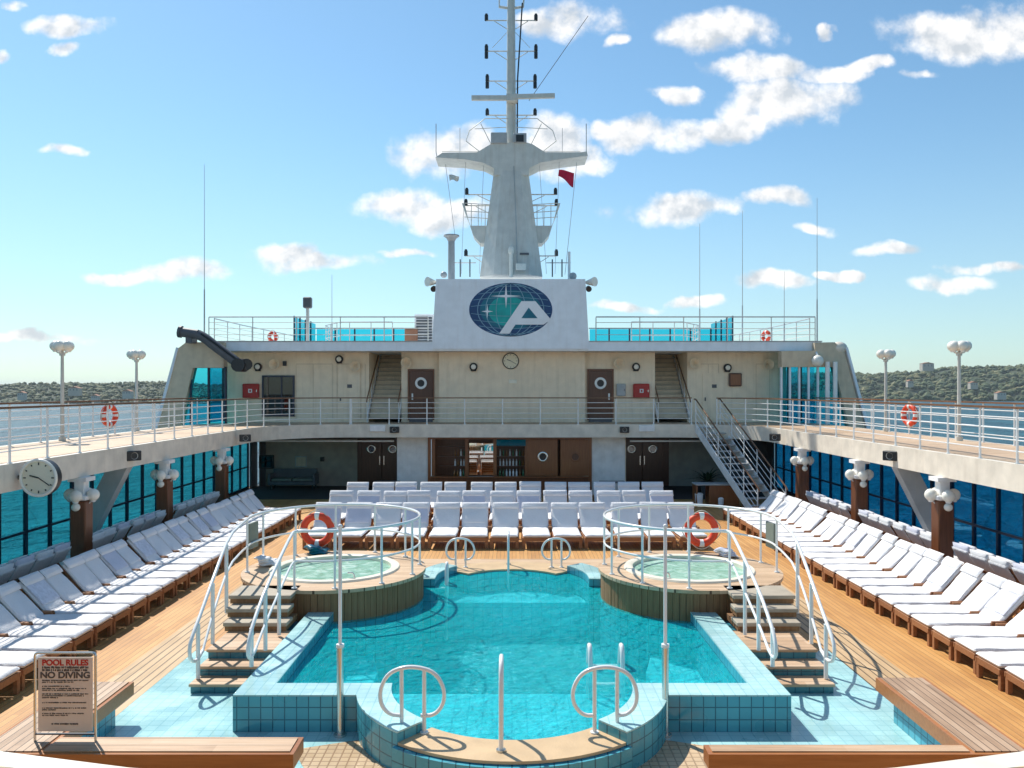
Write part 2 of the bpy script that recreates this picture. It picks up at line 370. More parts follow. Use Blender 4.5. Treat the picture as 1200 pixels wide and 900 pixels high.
    def mesh(s, name, off=(0, 0, 0)):
        me = bpy.data.meshes.new(name)
        me.from_pydata([(x-off[0], y-off[1], z-off[2]) for x, y, z in s.v], [], s.f)
        for i, p in enumerate(me.polygons): p.use_smooth = i in s.smooth
        bm = bmesh.new(); bm.from_mesh(me); bmesh.ops.remove_doubles(bm, verts=bm.verts, dist=1e-5)
        bmesh.ops.recalc_face_normals(bm, faces=bm.faces); bm.to_mesh(me); bm.free()
        if s.smooth and hasattr(me, 'set_sharp_from_angle'): me.set_sharp_from_angle(angle=R(40))
        return me
    def build(s, name, mat, parent=None):
        if parent is None:
            xs = [v[0] for v in s.v]; ys = [v[1] for v in s.v]; zs = [v[2] for v in s.v]
            off = ((min(xs)+max(xs))/2, (min(ys)+max(ys))/2, min(zs))
        else: off = wloc(parent)
        me = s.mesh(name, off); me.materials.append(MATS[mat])
        o = bpy.data.objects.new(name, me); COL.objects.link(o)
        if parent is None: o.location = off
        else: o.parent = parent
        return o
def wloc(o):
    l = Vector(o.location)
    while o.parent: o = o.parent; l += Vector(o.location)
    return l
def tag(o, label=None, cat=None, group=None, kind=None):
    if label: o['label'] = label
    if cat: o['category'] = cat
    if group: o['group'] = group
    if kind: o['kind'] = kind
    return o
def thing(name, loc, label, cat, group=None, rz=0):
    o = bpy.data.objects.new(name, None); COL.objects.link(o); o.location = loc; o.rotation_euler = (0, 0, rz)
    o.empty_display_size = .2
    return tag(o, label, cat, group)
def dup(root, loc, rz=0, label=None, group=None):
    r = root.copy(); COL.objects.link(r); r.location = loc; r.rotation_euler = (0, 0, rz)
    if label: r['label'] = label
    if group: r['group'] = group
    for ch in list(root.children):
        c = ch.copy(); COL.objects.link(c); c.parent = r
        for g in list(ch.children):
            d = g.copy(); COL.objects.link(d); d.parent = c
    return r
def text_mesh(txt, size, name, mat, parent, origin, ext=.002, sx=1.0, align='CENTER', offset=0.0, bold=0.0):
    cu = bpy.data.curves.new(name, 'FONT'); cu.body = txt; cu.size = size; cu.align_x = align; cu.align_y = 'CENTER'; cu.extrude = ext; cu.offset = bold
    t = bpy.data.objects.new('tmp', cu); COL.objects.link(t)
    bpy.context.view_layer.update(); dg = bpy.context.evaluated_depsgraph_get()
    me = bpy.data.meshes.new_from_object(t.evaluated_get(dg)); bpy.data.objects.remove(t)
    off = Vector(origin)-wloc(parent)
    for v in me.vertices:
        x, y, z = v.co; v.co = Vector((x*sx, -z, y))+off
    me.materials.clear(); me.materials.append(MATS[mat]); me.name = name
    o = bpy.data.objects.new(name, me); COL.objects.link(o); o.parent = parent
    return o
def arc(cx, cy, r, a0, a1, n=24):
    return [(cx+r*math.cos(R(a0+(a1-a0)*i/n)), cy+r*math.sin(R(a0+(a1-a0)*i/n))) for i in range(n+1)]

# ------------------------------------------------------------------ setting: sea, hills, decks
SEA = -16.0
bm = MB(); bm.add([(-9000, -3000, SEA), (9000, -3000, SEA), (9000, 12000, SEA), (-9000, 12000, SEA)], [(0, 1, 2, 3)])
tag(bm.build('sea', 'sea_water'), kind='structure')
from mathutils import noise as mn
def hills(name, x0, x1, ybase, depth, hfun, seed, nx=180, ny=26):
    vs = []; fs = []
    for j in range(ny+1):
        for i in range(nx+1):
            x = x0+(x1-x0)*i/nx; t = j/ny
            y = ybase(x)+depth*t
            prof = math.sin(min(1, t*1.25)*PI/2)**.8
            h = hfun(x)*prof*(1+.25*mn.noise(Vector((x*.004, y*.004, seed))))+8*mn.noise(Vector((x*.015, y*.015, seed+3)))*prof
            vs.append((x, y, SEA-1+max(0, h)+(1.3 if j > 0 else 0)))
    for j in range(ny):
        for i in range(nx): a = j*(nx+1)+i; fs.append((a, a+1, a+nx+2, a+nx+1))
    m = MB(); m.add(vs, fs, True); o = m.build(name, 'hill_green'); tag(o, kind='structure'); return vs, nx, ny
hr, rnx, rny = hills('hill', 300, 2600, lambda x: 1380-.12*(x-600), 420, lambda x: 62+14*math.sin(x/190+.6)-10*math.exp(-((x-420)/160)**2), 1.3)
hl, lnx, lny = hills('hill', -2600, -380, lambda x: 1150+.05*x, 380, lambda x: 21+4*math.sin(x/150), 5.1)
def forest(name, hv, nx, ny, cnt, smin, smax, seed):
    rnd = random.Random(seed); m = MB()
    ico = bmesh.new(); bmesh.ops.create_icosphere(ico, subdivisions=1, radius=1); ico.verts.index_update()
    iv = [v.co.copy() for v in ico.verts]; fi = [[v.index for v in f.verts] for f in ico.faces]; ico.free()
    k = 0
    while k < cnt:
        j = int((rnd.random()**1.5)*(ny-1)); i = rnd.randrange(nx)
        a = hv[j*(nx+1)+i]; b = hv[j*(nx+1)+i+1]; t = rnd.random(); c = hv[(j+1)*(nx+1)+i]; u = rnd.random()
        p = Vector(a).lerp(Vector(b), t)+(Vector(c)-Vector(a))*u
        if mn.noise(Vector((p.x*.012, p.y*.02, 9))) < -.42: k += .2; continue
        s = rnd.uniform(smin, smax); w = s*rnd.uniform(.8, 1.5)
        m.add([(p.x+v.x*w*rnd.uniform(.7, 1.25), p.y+v.y*w, p.z+s*.5+v.z*s*rnd.uniform(.7, 1.25)) for v in iv], fi); k += 1
    return tag(m.build(name, 'forest_green'), 'dense low green trees covering the far shore', 'trees', kind='stuff')
forest('forest', hr, rnx, rny, 9500, 2, 6, 3)['label'] = 'dense green woodland covering the high hills on the right shore'
forest('forest', hl, lnx, lny, 9500, 1.6, 4.2, 4)['label'] = 'low scattered woodland along the flat left shore'
def house(px, py, Y, w, h, d, label, roof=True):
    p = PX(px, py, Y)
    t = thing('house', (p.x, p.y, p.z), label, 'house', 'houses on the far shore')
    MB().bb(p.x-w/2, p.x+w/2, p.y-d/2, p.y+d/2, p.z-6, p.z+h).build('wall', 'house_wall', t)
    if roof: MB().prism_y([(p.x-w/2-.5, p.z+h), (p.x+w/2+.5, p.z+h), (p.x, p.z+h+2.6)], p.y-d/2-.5, p.y+d/2+.5).build('roof', 'roof_tile', t)
    for k in (-.3, 0, .3): MB().bb(p.x+w*k-.6, p.x+w*k+.6, p.y-d/2-.08, p.y-d/2-.01, p.z+h*.3, p.z+h*.75).build('window', 'dark_grey', t)
house(1086, 431, 1560, 22, 8, 12, 'pale house standing alone on the crest of the right hill')
house(1140, 452, 1400, 13, 5, 9, 'small pale house among trees halfway up the right hill')
house(1066, 450, 1430, 10, 5, 8, 'small house amid trees left of the halfway right hillside house')
house(1172, 464, 1340, 15, 5, 9, 'pale waterside house low on the right shore')
house(26, 464, 1110, 9, 4, 7, 'pale shore house nearest the left frame edge')
house(88, 459, 1150, 16, 5, 8, 'long pale house on the left shore just right of the lamp post')
house(112, 467, 1100, 9, 3.5, 7, 'small waterside house between the two left lamp posts')
house(150, 462, 1120, 12, 4, 8, 'white house on the left shore just before the second lamp post')

# pool plan
FC = (0, 10.6); BC = (0, 16.6); RO = 2.0; RI = 1.56
tubc = [(2.42, 14.5), (2.02, 15.0), (1.87, 15.6)]
def inner_outline(e=0.0):
    ri = RI-.09
    right = [(3.07+e, 10.57-e), (3.07+e, 14.1)]+[(x+e, y) for x, y in tubc]+[(1.87+e, 16.6)]
    P = [(x, y) for x, y in right]+arc(BC[0], BC[1], RI+e, 0, 180, 28)+[(-x, y) for x, y in reversed(right)]
    P += arc(FC[0], FC[1], RI+e, 180, 360, 28)
    return P
# hull and lower deck
hull_poly = [(-11.6, -6), (11.6, -6), (11.6, 60), (6, 82), (0, 90), (-6, 82), (-11.6, 60)]
t = thing('ship_hull', (0, 30, SEA), 'white hull of the ship under the pool deck', 'hull')
m = MB(); hp = hull_poly; n = len(hp)
m.add([(x, y, SEA-.5) for x, y in hp]+[(x, y, -.06) for x, y in hp], [(i, (i+1) % n, n+(i+1) % n, n+i) for i in range(n)])
m.build('side_plating', 'white_paint', t)
m = MB(); m.slab([(-11.55, -4), (11.55, -4), (11.55, 36), (-11.55, 36)], [(x, y) for x, y in inner_outline(.2)], -.05, 0)
tag(m.build('deck', 'teak_deck'), kind='structure')
# tiled floor round the pool (4 mm above deck), with borders
m = MB(); m.prism([(-5.2, 8.2), (5.2, 8.2), (5.2, 13.3), (3.3, 13.3), (3.3, 10.3)]+list(reversed(arc(0, 10.6, 1.8, 190, 350, 20)))+[(-3.3, 10.3), (-3.3, 13.3), (-5.2, 13.3)], -.02, .004)
tag(m.build('tiled_path', 'tile_floor'), kind='structure')
for s in (-1, 1):
    m = MB(); x0, x1 = sorted((s*5.2, s*5.95)); m.add([(x0, 8.2, .006), (x1, 8.2, .006), (x1, 20.5, .006), (x0, 20.5, .006)], [(0, 1, 2, 3)])
    tag(m.build('deck_border', 'teak_border'), kind='structure')
m = MB(); o_ = arc(0, 10.6, 2.75, 200, 340, 30)+list(reversed(arc(0, 10.6, 1.9, 200, 340, 30))); m.prism(o_, .002, .009)
tag(m.build('tan_tile_path', 'tile_tan'), kind='structure')
m = MB(); m.add([(-5.2, 18.8, .006), (5.2, 18.8, .006), (5.2, 20.5, .006), (-5.2, 20.5, .006)], [(0, 1, 2, 3)])
tag(m.build('deck_border', 'teak_cross'), kind='structure')

# ---- pool thing
pool = thing('swimming_pool', (0, 13.6, 0), 'raised turquoise tiled swimming pool with rounded ends in the middle of the deck', 'pool')
CUT = 50  # half angle of step opening
def coping_piece(s):
    # front coping and wing on side s (s=1 right)
    out = [(3.5, 14.4), (3.5, 10.16)]; a_start = math.degrees(math.asin((10.16-10.6)/RO))
    out += arc(0, 10.6, RO, a_start, -90+CUT-10, 14)
    out += arc(0, 10.6, RI, -90+CUT-10, 0, 14)[:-1]
    out += [(RI, 10.57), (3.07, 10.57), (3.07, 14.4)]
    return [(s*x, y) for x, y in out]
for s in (-1, 1):
    P = coping_piece(s)
    MB().prism(P, -1.2, .445).build('pool_wall', 'tile_wall', pool)
    MB().prism([(x, y) for x, y in P], .448, .468).build('coping', 'tile_coping', pool)
    # back wings
    P = [(s*x, y) for x, y in [(RI, 16.4), (2.05, 16.4)]+arc(0, 16.6, RO, 0, 90-CUT, 12)+arc(0, 16.6, RI, 90-CUT, 0, 12)]
    MB().prism(P, -1.2, .445).build('pool_wall', 'tile_wall', pool); MB().prism(P, .448, .468).build('coping', 'tile_coping', pool)
for c, a0, a1 in ((FC, -90-CUT+10, -90+CUT-10), (BC, 90-CUT, 90+CUT)):
    P = arc(c[0], c[1], RO-.01, a0, a1, 26)+list(reversed(arc(c[0], c[1], RI-.1 if c is FC else 1.22, a0, a1, 26)))
    MB().prism(P, -1.2, .31).build('step_wall', 'tile_wall', pool)
    MB().prism(P, .312, .345).build('step_tread', 'rim_tan', pool)
    # outer blue curb slightly lower outside the tan step
    P = arc(c[0], c[1], RO+.05, a0-1, a1+1, 26)+list(reversed(arc(c[0], c[1], RO-.008, a0-1, a1+1, 26)))
    MB().prism(P, 0.01, .3).build('step_curb', 'tile_wall', pool)
# basin floor, shelves
MB().prism(inner_outline(.12), -1.05, -.82).build('basin_floor', 'tile_pool', pool)
MB().prism([(-3.06, 10.575), (3.06, 10.575), (3.06, 11.35), (2.2, 11.75), (-2.2, 11.75), (-3.06, 11.35)]+[], -1.1, -.12).build('shallow_shelf', 'tile_pool', pool)
P = arc(0, 10.6, RI-.02, 180, 360, 26); MB().prism(P, -1.1, -.122).build('shallow_shelf', 'tile_pool', pool)
for s in (-1, 1):
    P = [(s*x, y) for x, y in [(3.06, 11.36), (2.2, 11.76), (2.2, 13.3), (2.5, 14.45), (3.06, 14.3)]]
    MB().prism(P, -1.1, -.35).build('bench_shelf', 'tile_pool', pool)
P = [(1.86, 16.55), (1.86, 16.95)]; P = [(-1.86, 16.7), (1.86, 16.7)]+arc(0, 16.6, RI-.02, 4, 176, 24)
MB().prism(P, -1.1, -.1).build('shallow_shelf', 'tile_pool', pool)
# side walls of channel hidden inside the tubs
for s in (-1, 1):
    MB().bb(s*1.87, s*1.95, 15.0, 16.6, -1.2, .3).build('channel_wall', 'tile_wall', pool)
# water: closed body
def water_mesh():
    P = inner_outline(.03); m = MB(); n = len(P)
    # gridded wavy top
    nx, ny = 90, 130; x0, x1, y0, y1 = -3.1, 3.1, 9.0, 18.2
    m.prism(P, -.819, .30)
    return m
water_mesh().build('water', 'pool_water', pool)

# pool ladders / grab rails
def thing_tube(name, label, cat, group, tubes, r=.025, mat='white_tube', base=None, sub=2, n=10):
    p0 = Vector(base if base else tubes[0][0])
    t = thing(name, p0, label, cat, group)
    for nm, pts in tubes: MB().tube(pts, r, n=n, sub=sub).build(nm, mat, t)
    return t
def grab_loop(cx, cy, zb, label, sc=1.0):
    # pill shaped loop on two posts, facing the camera
    t = thing('grab_rail', (cx, cy, zb), label, 'grab rail', 'round white grab rails at the pool steps')
    out = 1 if cx > 0 else -1
    w = .37; h = .78
    L = [(-w, .30), (-w, .55), (-w*.6, .72), (w*.25, .78), (w*.9, .66), (w, .42), (w*.75, .22), (w*.35, .18)]
    pts = [(cx+out*a*sc, cy+.1*(a/w), zb+b*sc) for a, b in L]
    p2 = [(cx+out*(-w)*sc, cy-.1, zb+.30*sc), (cx+out*(-w*.9)*sc, cy-.09, zb+.22*sc), (cx+out*(-w*.35)*sc, cy-.03, zb+.2*sc)]
    pts = [(cx+out*x*sc, cy, zb+z*sc) for x, z in [(-.10, .2), (-.26, .2), (-.37, .34), (-.37, .52), (-.26, .70), (-.05, .76), (.12, .75), (.28, .68), (.37, .5), (.36, .32), (.26, .21), (.14, .2)]]
    MB().tube(pts, .024, n=10, sub=2).build('hand_loop', 'white_tube', t)
    for dx, top in ((-.12, .755), (.14, .74)):
        m = MB(); m.cyl((cx+dx*sc, cy, zb), (cx+dx*sc, cy, zb+top*sc), .024); m.cyl((cx+dx*sc, cy, zb), (cx+dx*sc, cy, zb+.015), .05)
        m.build('post', 'white_tube', t)
grab_loop(-1.15, 9.33, .345, 'round white grab rail at the left of the near pool steps')
grab_loop(1.07, 9.33, .345, 'round white grab rail at the right of the near pool steps')
grab_loop(-1.15, 18.0, .345, 'round white grab rail at the left of the far pool steps', .85)
grab_loop(.98, 18.0, .345, 'round white grab rail at the right of the far pool steps', .85)
def hook_post(x, y0, y1, zb, label, h=.95):
    t = thing('hand_post', (x, y0, zb), label, 'hand rail', 'single white hand rails at the pool steps')
    m = MB(); m.tube([(x, y0, zb), (x, y0, zb+h-.1), (x, (y0+y1)/2, zb+h+.02), (x, y1, zb+h-.12), (x, y1, zb-.5)], .026, n=10, sub=2); m.build('bent_tube', 'white_tube', t)
    MB().cyl((x, y0, zb), (x, y0, zb+.02), .055).build('base_flange', 'steel', t)
hook_post(-.12, 8.86, 9.4, .345, 'single white centre rail on the near pool steps')
hook_post(-.08, 18.3, 17.7, .345, 'single white centre rail on the far pool steps', .8)
def ladder(x0, x1, y, yo, zb, label):
    t = thing('pool_ladder', ((x0+x1)/2, y, 0), label, 'ladder', 'pool ladders')
    for x in (x0, x1):
        MB().tube([(x, yo, zb), (x, yo, zb+.55), (x, (y+yo)/2, zb+.78), (x, y, zb+.5), (x, y, -.9)], .034, n=10, sub=2).build('rail', 'white_tube', t)
    for k in range(4): MB().bb(x0+.03, x1-.03, y-.04, y+.05, .22-k*.27, .25-k*.27).build('rung', 'white_tube', t)
ladder(1.12, 1.58, 11.9, 11.55, -.12, 'white pool ladder standing in the water at the right of the near end')
ladder(-1.84, -1.34, 16.55, 16.8, .0, 'white pool ladder at the far left beside the tub')
# poles
def net_pole(x, y, label):
    t = thing('pole', (x, y, 0), label, 'pole', 'tall poles at the front of the pool')
    MB().cyl((x, y, 0), (x, y, 1.1), .042).build('socket', 'steel', t)
    m = MB(); m.cyl((x, y, 1.1), (x, y, 1.14), .05); m.cyl((x, y, 1.1), (x, y, 2.6), .022); m.sphere((x, y, 2.6), .03, 8, 6); m.build('upright', 'white_tube', t)
    MB().cyl((x, y, .004), (x, y, .03), .08).build('base_flange', 'steel', t)
net_pole(-2.13, 10.05, 'tall thin pole in front of the left pool corner')
net_pole(1.9, 10.05, 'tall thin pole in front of the right pool corner')

# ---- hot tubs
def hot_tub(s):
    side = 'left' if s < 0 else 'right'
    cx, cy, Rr, H = s*3.4, 15.6, 1.7, .85
    t = thing('hot_tub', (cx, cy, 0), 'raised round hot tub in dark vertical boards at the %s of the pool' % side, 'hot tub', 'round hot tubs beside the pool')
    m = MB(); nb = 92
    for i in range(nb):
        a = 2*PI*i/nb; rr = Rr-.03+random.uniform(-.006, .006)
        m.box((cx+rr*math.cos(a), cy+rr*math.sin(a), .525), (.03, 2*PI*Rr/nb*.93, .52), rot=(0, 0, a))
    m.build('boards', 'tub_board', t)
    MB().lathe([(Rr-.06, .2), (Rr-.06, .76)], (cx, cy, 0), 48).build('inner_wall', 'black_plastic', t)
    MB().lathe([(Rr-.01, -1.1), (Rr-.01, .262), (Rr-.08, .264)], (cx, cy, 0), 64).build('tiled_base', 'tile_wall', t)
    out = arc(cx, cy, Rr+.03, 0, 360, 64)[:-1]; hole = arc(cx, cy, 1.13, 0, 360, 64)[:-1]
    MB().slab(out, hole, .79, H).build('deck_ring', 'teak_cross', t)
    MB().lathe([(1.06, .70), (1.07, .875), (1.12, .895), (1.22, .885), (1.24, .852)], (cx, cy, 0), 64).build('rim', 'rim_cream', t)
    MB().lathe([(0.01, .812), (1.075, .812)], (cx, cy, 0), 64).build('water', 'tub_water', t)
    MB().tube([(cx+.55*s*-1, cy-.95, .8), (cx+.55*s*-1, cy-.95, .98), (cx+.55*s*-1-.12, cy-.95, .98)], .015, sub=1).build('spout', 'steel', t)
    # --- guard rail round the platform
    g = thing('guard_rail', (cx, cy, H), 'white tube guard rail curving round the %s hot tub and down its steps' % side, 'railing', 'white guard rails round the hot tubs')
    def C(a, z, r=1.62):
        a = 180-a if s > 0 else a
        return (cx+r*math.cos(R(a)), cy+r*math.sin(R(a)), z)
    top = [C(-103+i*(295/36), H+1.0) for i in range(37)]
    def sx(p): return (-s*p[0], p[1], p[2]) if s > 0 else p
    def M(x, y, z): return (x if s < 0 else -x, y, z)
    outer = [M(-4.9, 14.7, 1.86), M(-4.78, 13.7, 1.82), M(-4.6, 12.6, 1.48), M(-4.52, 11.75, 1.02), M(-4.5, 11.45, .86), M(-4.5, 11.3, .7), M(-4.5, 11.34, .5), M(-4.5, 11.55, .42), M(-4.5, 11.8, .50)]
    inner = [M(-3.72, 13.6, 1.82), M(-3.66, 12.9, 1.68), M(-3.62, 11.9, 1.36), M(-3.6, 11.3, 1.06), M(-3.59, 11.08, .9), M(-3.59, 11.0, .72), M(-3.59, 11.1, .6), M(-3.59, 11.35, .66)]
    MB().tube(list(reversed(inner))[0:0]+list(reversed(inner))+top+outer, .026, n=10, sub=1).build('top_rail', 'white_tube', g)
    mid = [C(-103+i*(295/36), H+.48) for i in range(37)]
    outm = [(p[0], p[1], p[2]-.5) for p in outer[:3]]+[M(-4.5, 11.8, .50)]
    innm = [M(-3.59, 11.35, .66)]+[(p[0], p[1], p[2]-.5) for p in reversed(inner[:3])]
    MB().tube(innm+mid+outm, .02, n=8, sub=1).build('mid_rail', 'white_tube', g)
    for a in (-103, -78, -48, -18, 12, 42, 72, 102, 132, 162, 192):
        p = C(a, H); m = MB(); m.cyl(p, (p[0], p[1], H+1.0), .022, n=8); m.cyl(p, (p[0], p[1], H+.02), .05, n=10); m.build('post', 'white_tube', g)
    for x, y, z0, z1 in ((-4.72, 13.4, .6, 1.74), (-4.56, 12.35, .42, 1.34), (-4.5, 11.62, .15, .93), (-3.65, 12.7, .45, 1.62), (-3.62, 11.9, .468, 1.36), (-3.6, 11.2, .468, 1.0)):
        p = M(x, y, z0); MB().cyl(p, (p[0], p[1], z1), .03, n=10).build('post', 'white_tube', g)
    p = C(172, 0, 1.67); b = MB().box((p[0], p[1], H+.60), (.05, .36, .50), rot=(0, 0, R(172) if s < 0 else R(8)), bev=.01).build('notice_board', 'green_grey')
    tag(b, 'small grey board fixed to the guard rail of the %s hot tub' % side, 'board', 'grey boards on the tub rails')
    # --- steps
    st = thing('tub_steps', M(-4.05, 12.6, 0), 'steps with teak treads and blue tiled risers up to the %s hot tub' % side, 'steps', 'steps up to the hot tubs')
    rs = H/6
    geo = [(-4.56, -3.52, 11.42, 0), (-4.55, -3.52, 11.74, 1), (-4.55, -3.52, 12.06, 2), (-4.62, -3.60, 12.95, 3), (-4.68, -3.66, 13.25, 4), (-4.74, -3.70, 13.55, 5)]
    for (xa, xb, yf, k) in geo:
        ye = 14.0 if k == 5 else 13.7
        z = rs*(k+1)
        xa_, xb_ = sorted((xa if s < 0 else -xa, xb if s < 0 else -xb))
        if k == 0: continue_y = None
        m = MB(); m.bb(xa_+.02, xb_-.02, yf+.03, ye-.01*k, z-rs if k else .006, z-.045); m.build('riser', 'tile_step' if k < 3 else 'tub_board', st)
        d = {0: .36, 1: .36, 2: .95, 3: .36, 4: .36, 5: .7}[k]
        MB().bb(xa_, xb_, yf, yf+d, z-.042-(.02 if k > 2 else 0), z, bev=.008).build('tread', 'tread_beige' if k > 2 else 'bench_top_cross', st)
hot_tub(-1); hot_tub(1)
# life rings
def lifebuoy(c, label, rot=0, tilt=0, r=.30, loc_group='life rings'):
    t = thing('life_ring', c, label, 'life ring', loc_group); t.rotation_euler = (0, 0, rot)
    base = Vector(c)
    seg = 48
    for nm, mt, rr, parts in (('ring', 'buoy_red', .078, [(0, 360)]), ('band', 'buoy_white', .082, [(-9, 9), (81, 99), (171, 189), (261, 279)])):
        for a0, a1 in parts:
            full = (a1-a0) == 360
            k = seg if full else 5
            pts = [(c[0]+r*math.cos(R(a0+(a1-a0)*i/k)), c[1], c[2]+r*math.sin(R(a0+(a1-a0)*i/k))) for i in range(k if full else k+1)]
            MB().tube(pts, rr, n=14, closed=full).build(nm, mt, t)
    pts = [(c[0]+(r+.09+.03*math.cos(R(4*a)))*math.cos(R(a)), c[1]-.02, c[2]+(r+.09+.03*math.cos(R(4*a)))*math.sin(R(a))) for a in range(0, 360, 9)]
    MB().tube(pts, .011, n=6, closed=True).build('rope', 'rope', t)
lifebuoy((-4.14, 17.25, 1.31), 'red and white life ring on the guard rail behind the left hot tub', r=.29)
lifebuoy((4.03, 17.25, 1.31), 'red and white life ring on the guard rail behind the right hot tub', r=.29)

# ---- benches in the foreground
def bench(name, poly, label, slat_poly=None, ax='Y'):
    pts = poly
    xs = [p[0] for p in pts]; ys = [p[1] for p in pts]
    t = thing('bench', (sum(xs)/len(xs), sum(ys)/len(ys), 0), label, 'bench', 'teak topped benches in front of the pool')
    return t
for s in (-1, 1):
    side = 'left' if s < 0 else 'right'
    t = thing('bench', (s*4.5, 9, 0), 'long L-shaped teak topped bench on blue tiles in the %s foreground' % side, 'bench', 'L-shaped benches in the foreground')
    xi = 2.28 if s < 0 else 2.05; xa0, xa1 = (4.92, 5.62) if s < 0 else (4.8, 5.42); yE = 10.55 if s < 0 else 10.7
    S = lambda P: [(s*x, y) for x, y in P]
    # base
    MB().prism(S([(xi+.25, 8.5), (xa1-.1, 8.5), (xa1-.1, yE-.25), (xa0+.12, yE-.25), (xa0+.12, 8.62), (xi+.25, 8.62)]), .006, .325).build('base', 'tile_wall', t)
    # frame edge boards
    yf = 8.45; yb = 8.87 if s < 0 else 8.68
    P = S([(xi, yf), (xa1+.02, yf), (xa1+.02, yE), (xa0, yE), (xa0, yb), (xi, yb)])
    MB().prism(P, .33, .492).build('edge_board', 'bench_edge', t)
    P = S([(xi+.05, yf+.05), (xa0+.0, yf+.05), (xa0+.0, yb-.04), (xi+.05, yb-.04)])
    MB().prism(P, .46, .505).build('seat_slats', 'bench_top_cross', t)
    P = S([(xa0+.05, yf+.05), (xa1-.03, yf+.05), (xa1-.03, yE-.04), (xa0+.05, yE-.04)])
    MB().prism(P, .46, .506).build('seat_slats', 'bench_top', t)

# ---- pool rules sign
def pool_sign():
    Y = 8.75
    x0, x1 = PX(41, 0, Y).x, PX(112, 0, Y).x; zt = PX(0, 765, Y).z; zb = .5
    t = thing('pool_rules_sign', ((x0+x1)/2, Y, zb), 'beige pool rules sign in a bent steel frame standing on the left bench', 'sign')
    MB().tube([(x0, Y, zb), (x0, Y, zt-.08), (x0, Y, zt-.02), (x0+.02, Y, zt), (x0+.08, Y, zt), (x1-.08, Y, zt), (x1-.02, Y, zt), (x1, Y, zt-.02), (x1, Y, zt-.08), (x1, Y, zb)], .014, n=8, sub=1).build('frame', 'steel', t)
    bx0, bx1 = x0+.035, x1-.03; bz0 = PX(0, 857, Y).z; bz1 = PX(0, 770, Y).z
    MB().box(((bx0+bx1)/2, Y, (bz0+bz1)/2), (bx1-bx0, .012, bz1-bz0), bev=.004).build('board', 'sign_board', t)
    MB().bb(x0, x1, Y-.012, Y+.012, bz0-.035, bz0-.02).build('cross_bar', 'dark_grey', t)
    cx = (bx0+bx1)/2; yf = Y-.0085; W = bx1-bx0
    def row(z, txt, size, mat, sx=1.0, bold=0.0): text_mesh(txt, size, 'lettering', mat, t, (cx, yf, z), sx=sx, bold=bold, ext=.0015)
    row(bz1-.060, 'POOL RULES', .088, 'sign_red', 1.0, .003)
    row(bz1-.195, 'NO DIVING', .092, 'sign_ink', 1.12, .003)
    # the small print: lines of tiny unreadable strokes
    rnd = random.Random(5); m = MB()
    H = bz1-bz0
    rows = [(.112, .026, 1), (.142, .026, 1)]+[(z, .014, k) for z, k in ((.255, 1), (.275, .7), (.32, .6), (.345, .95), (.365, .8), (.405, 1), (.425, .9), (.445, .35), (.50, .95), (.56, .95), (.58, .3), (.62, .9), (.64, .55))]+[(.735, .02, -.6)]
    sc = H/.82
    for dz, h, ln in rows:
        z = bz1-dz*sc; x = cx-W*.42; xe = x+W*.84*abs(ln)
        if ln < 0: x = cx-W*.25; xe = cx+W*.25
        m = MB()
        while x < xe:
            w = rnd.uniform(.006, .014); m.bb(x, min(x+w, xe+.003), yf-.002, yf+.002, z-h/2*rnd.uniform(.6, 1), z+h/2*rnd.uniform(.5, 1)); x += w+rnd.choice((.003, .004, .012))
        m.build('small_print', 'sign_ink', t)
pool_sign()

# ------------------------------------------------------------------ loungers
def cushion(L, W, T, seed, mb=.03):
    """soft rounded cushion centred in x, from y=0..L, z=0..T with slight wrinkles"""
    rnd = random.Random(seed)
    nx, ny = 8, max(8, int(L/.09)); vs = []; fs = []
    def pt(u, v, top):
        x = (u-.5)*W; y = v*L
        ex = min(1, min(u, 1-u)*W/mb/1.4); ey = min(1, min(v, 1-v)*L/mb/1.4)
        e = (math.sin(min(1, ex)*PI/2)*math.sin(min(1, ey)*PI/2))**.6
        w = .014*mn.noise(Vector((x*5+seed*3, y*4, seed)))+.006*mn.noise(Vector((x*16, y*13, seed+5)))
        side = .008*mn.noise(Vector((y*3, seed, u*2)))
        z = T*.5+(T*.5*e+(w*e)) if top else T*.5-T*.5*e
        return (x+side, y, z)
    us = [0, .03, .09]+[.09+.82*i/(nx-2) for i in range(1, nx-2)]+[.91, .97, 1]
    vv = [0, .5*mb/L, 1.4*mb/L]+[1.4*mb/L+(1-2.8*mb/L)*i/ny for i in range(1, ny)]+[1-1.4*mb/L, 1-.5*mb/L, 1]
    nu, nv = len(us), len(vv)
    for top in (1, 0):
        for v in vv:
            for u in us: vs.append(pt(u, v, top))
    for top in (0, 1):
        o = top*nu*nv
        for j in range(nv-1):
            for i in range(nu-1): a = o+j*nu+i; fs.append((a, a+1, a+nu+1, a+nu))
    m = MB(); m.add(vs, fs, True); return m
def towel_pile(x, y, z, mat, lab):
    t = thing('towel_pile', (x, y, z), lab, 'towels', 'crumpled towels on the hot tub platforms')
    for k in range(3):
        c = cushion(.46-.07*k, .34-.05*k, .07, 60+k+int(x*3), mb=.04); c.v = [(a*math.cos(.4*k)-b*math.sin(.4*k)+x, a*math.sin(.4*k)+b*math.cos(.4*k)+y-.2, c_+z+.055*k+.03*mn.noise(Vector((a*7, b*7, k)))) for a, b, c_ in c.v]; c.build('towel', mat, t)
towel_pile(-4.05, 17.0, .86, 'teal_dark', 'dark teal crumpled towel below the left life ring')
towel_pile(-4.75, 15.9, .86, 'fabric_white', 'white crumpled towel beside the left hot tub rim')
towel_pile(4.45, 16.7, .86, 'fabric_grey', 'grey crumpled towel below the right life ring')

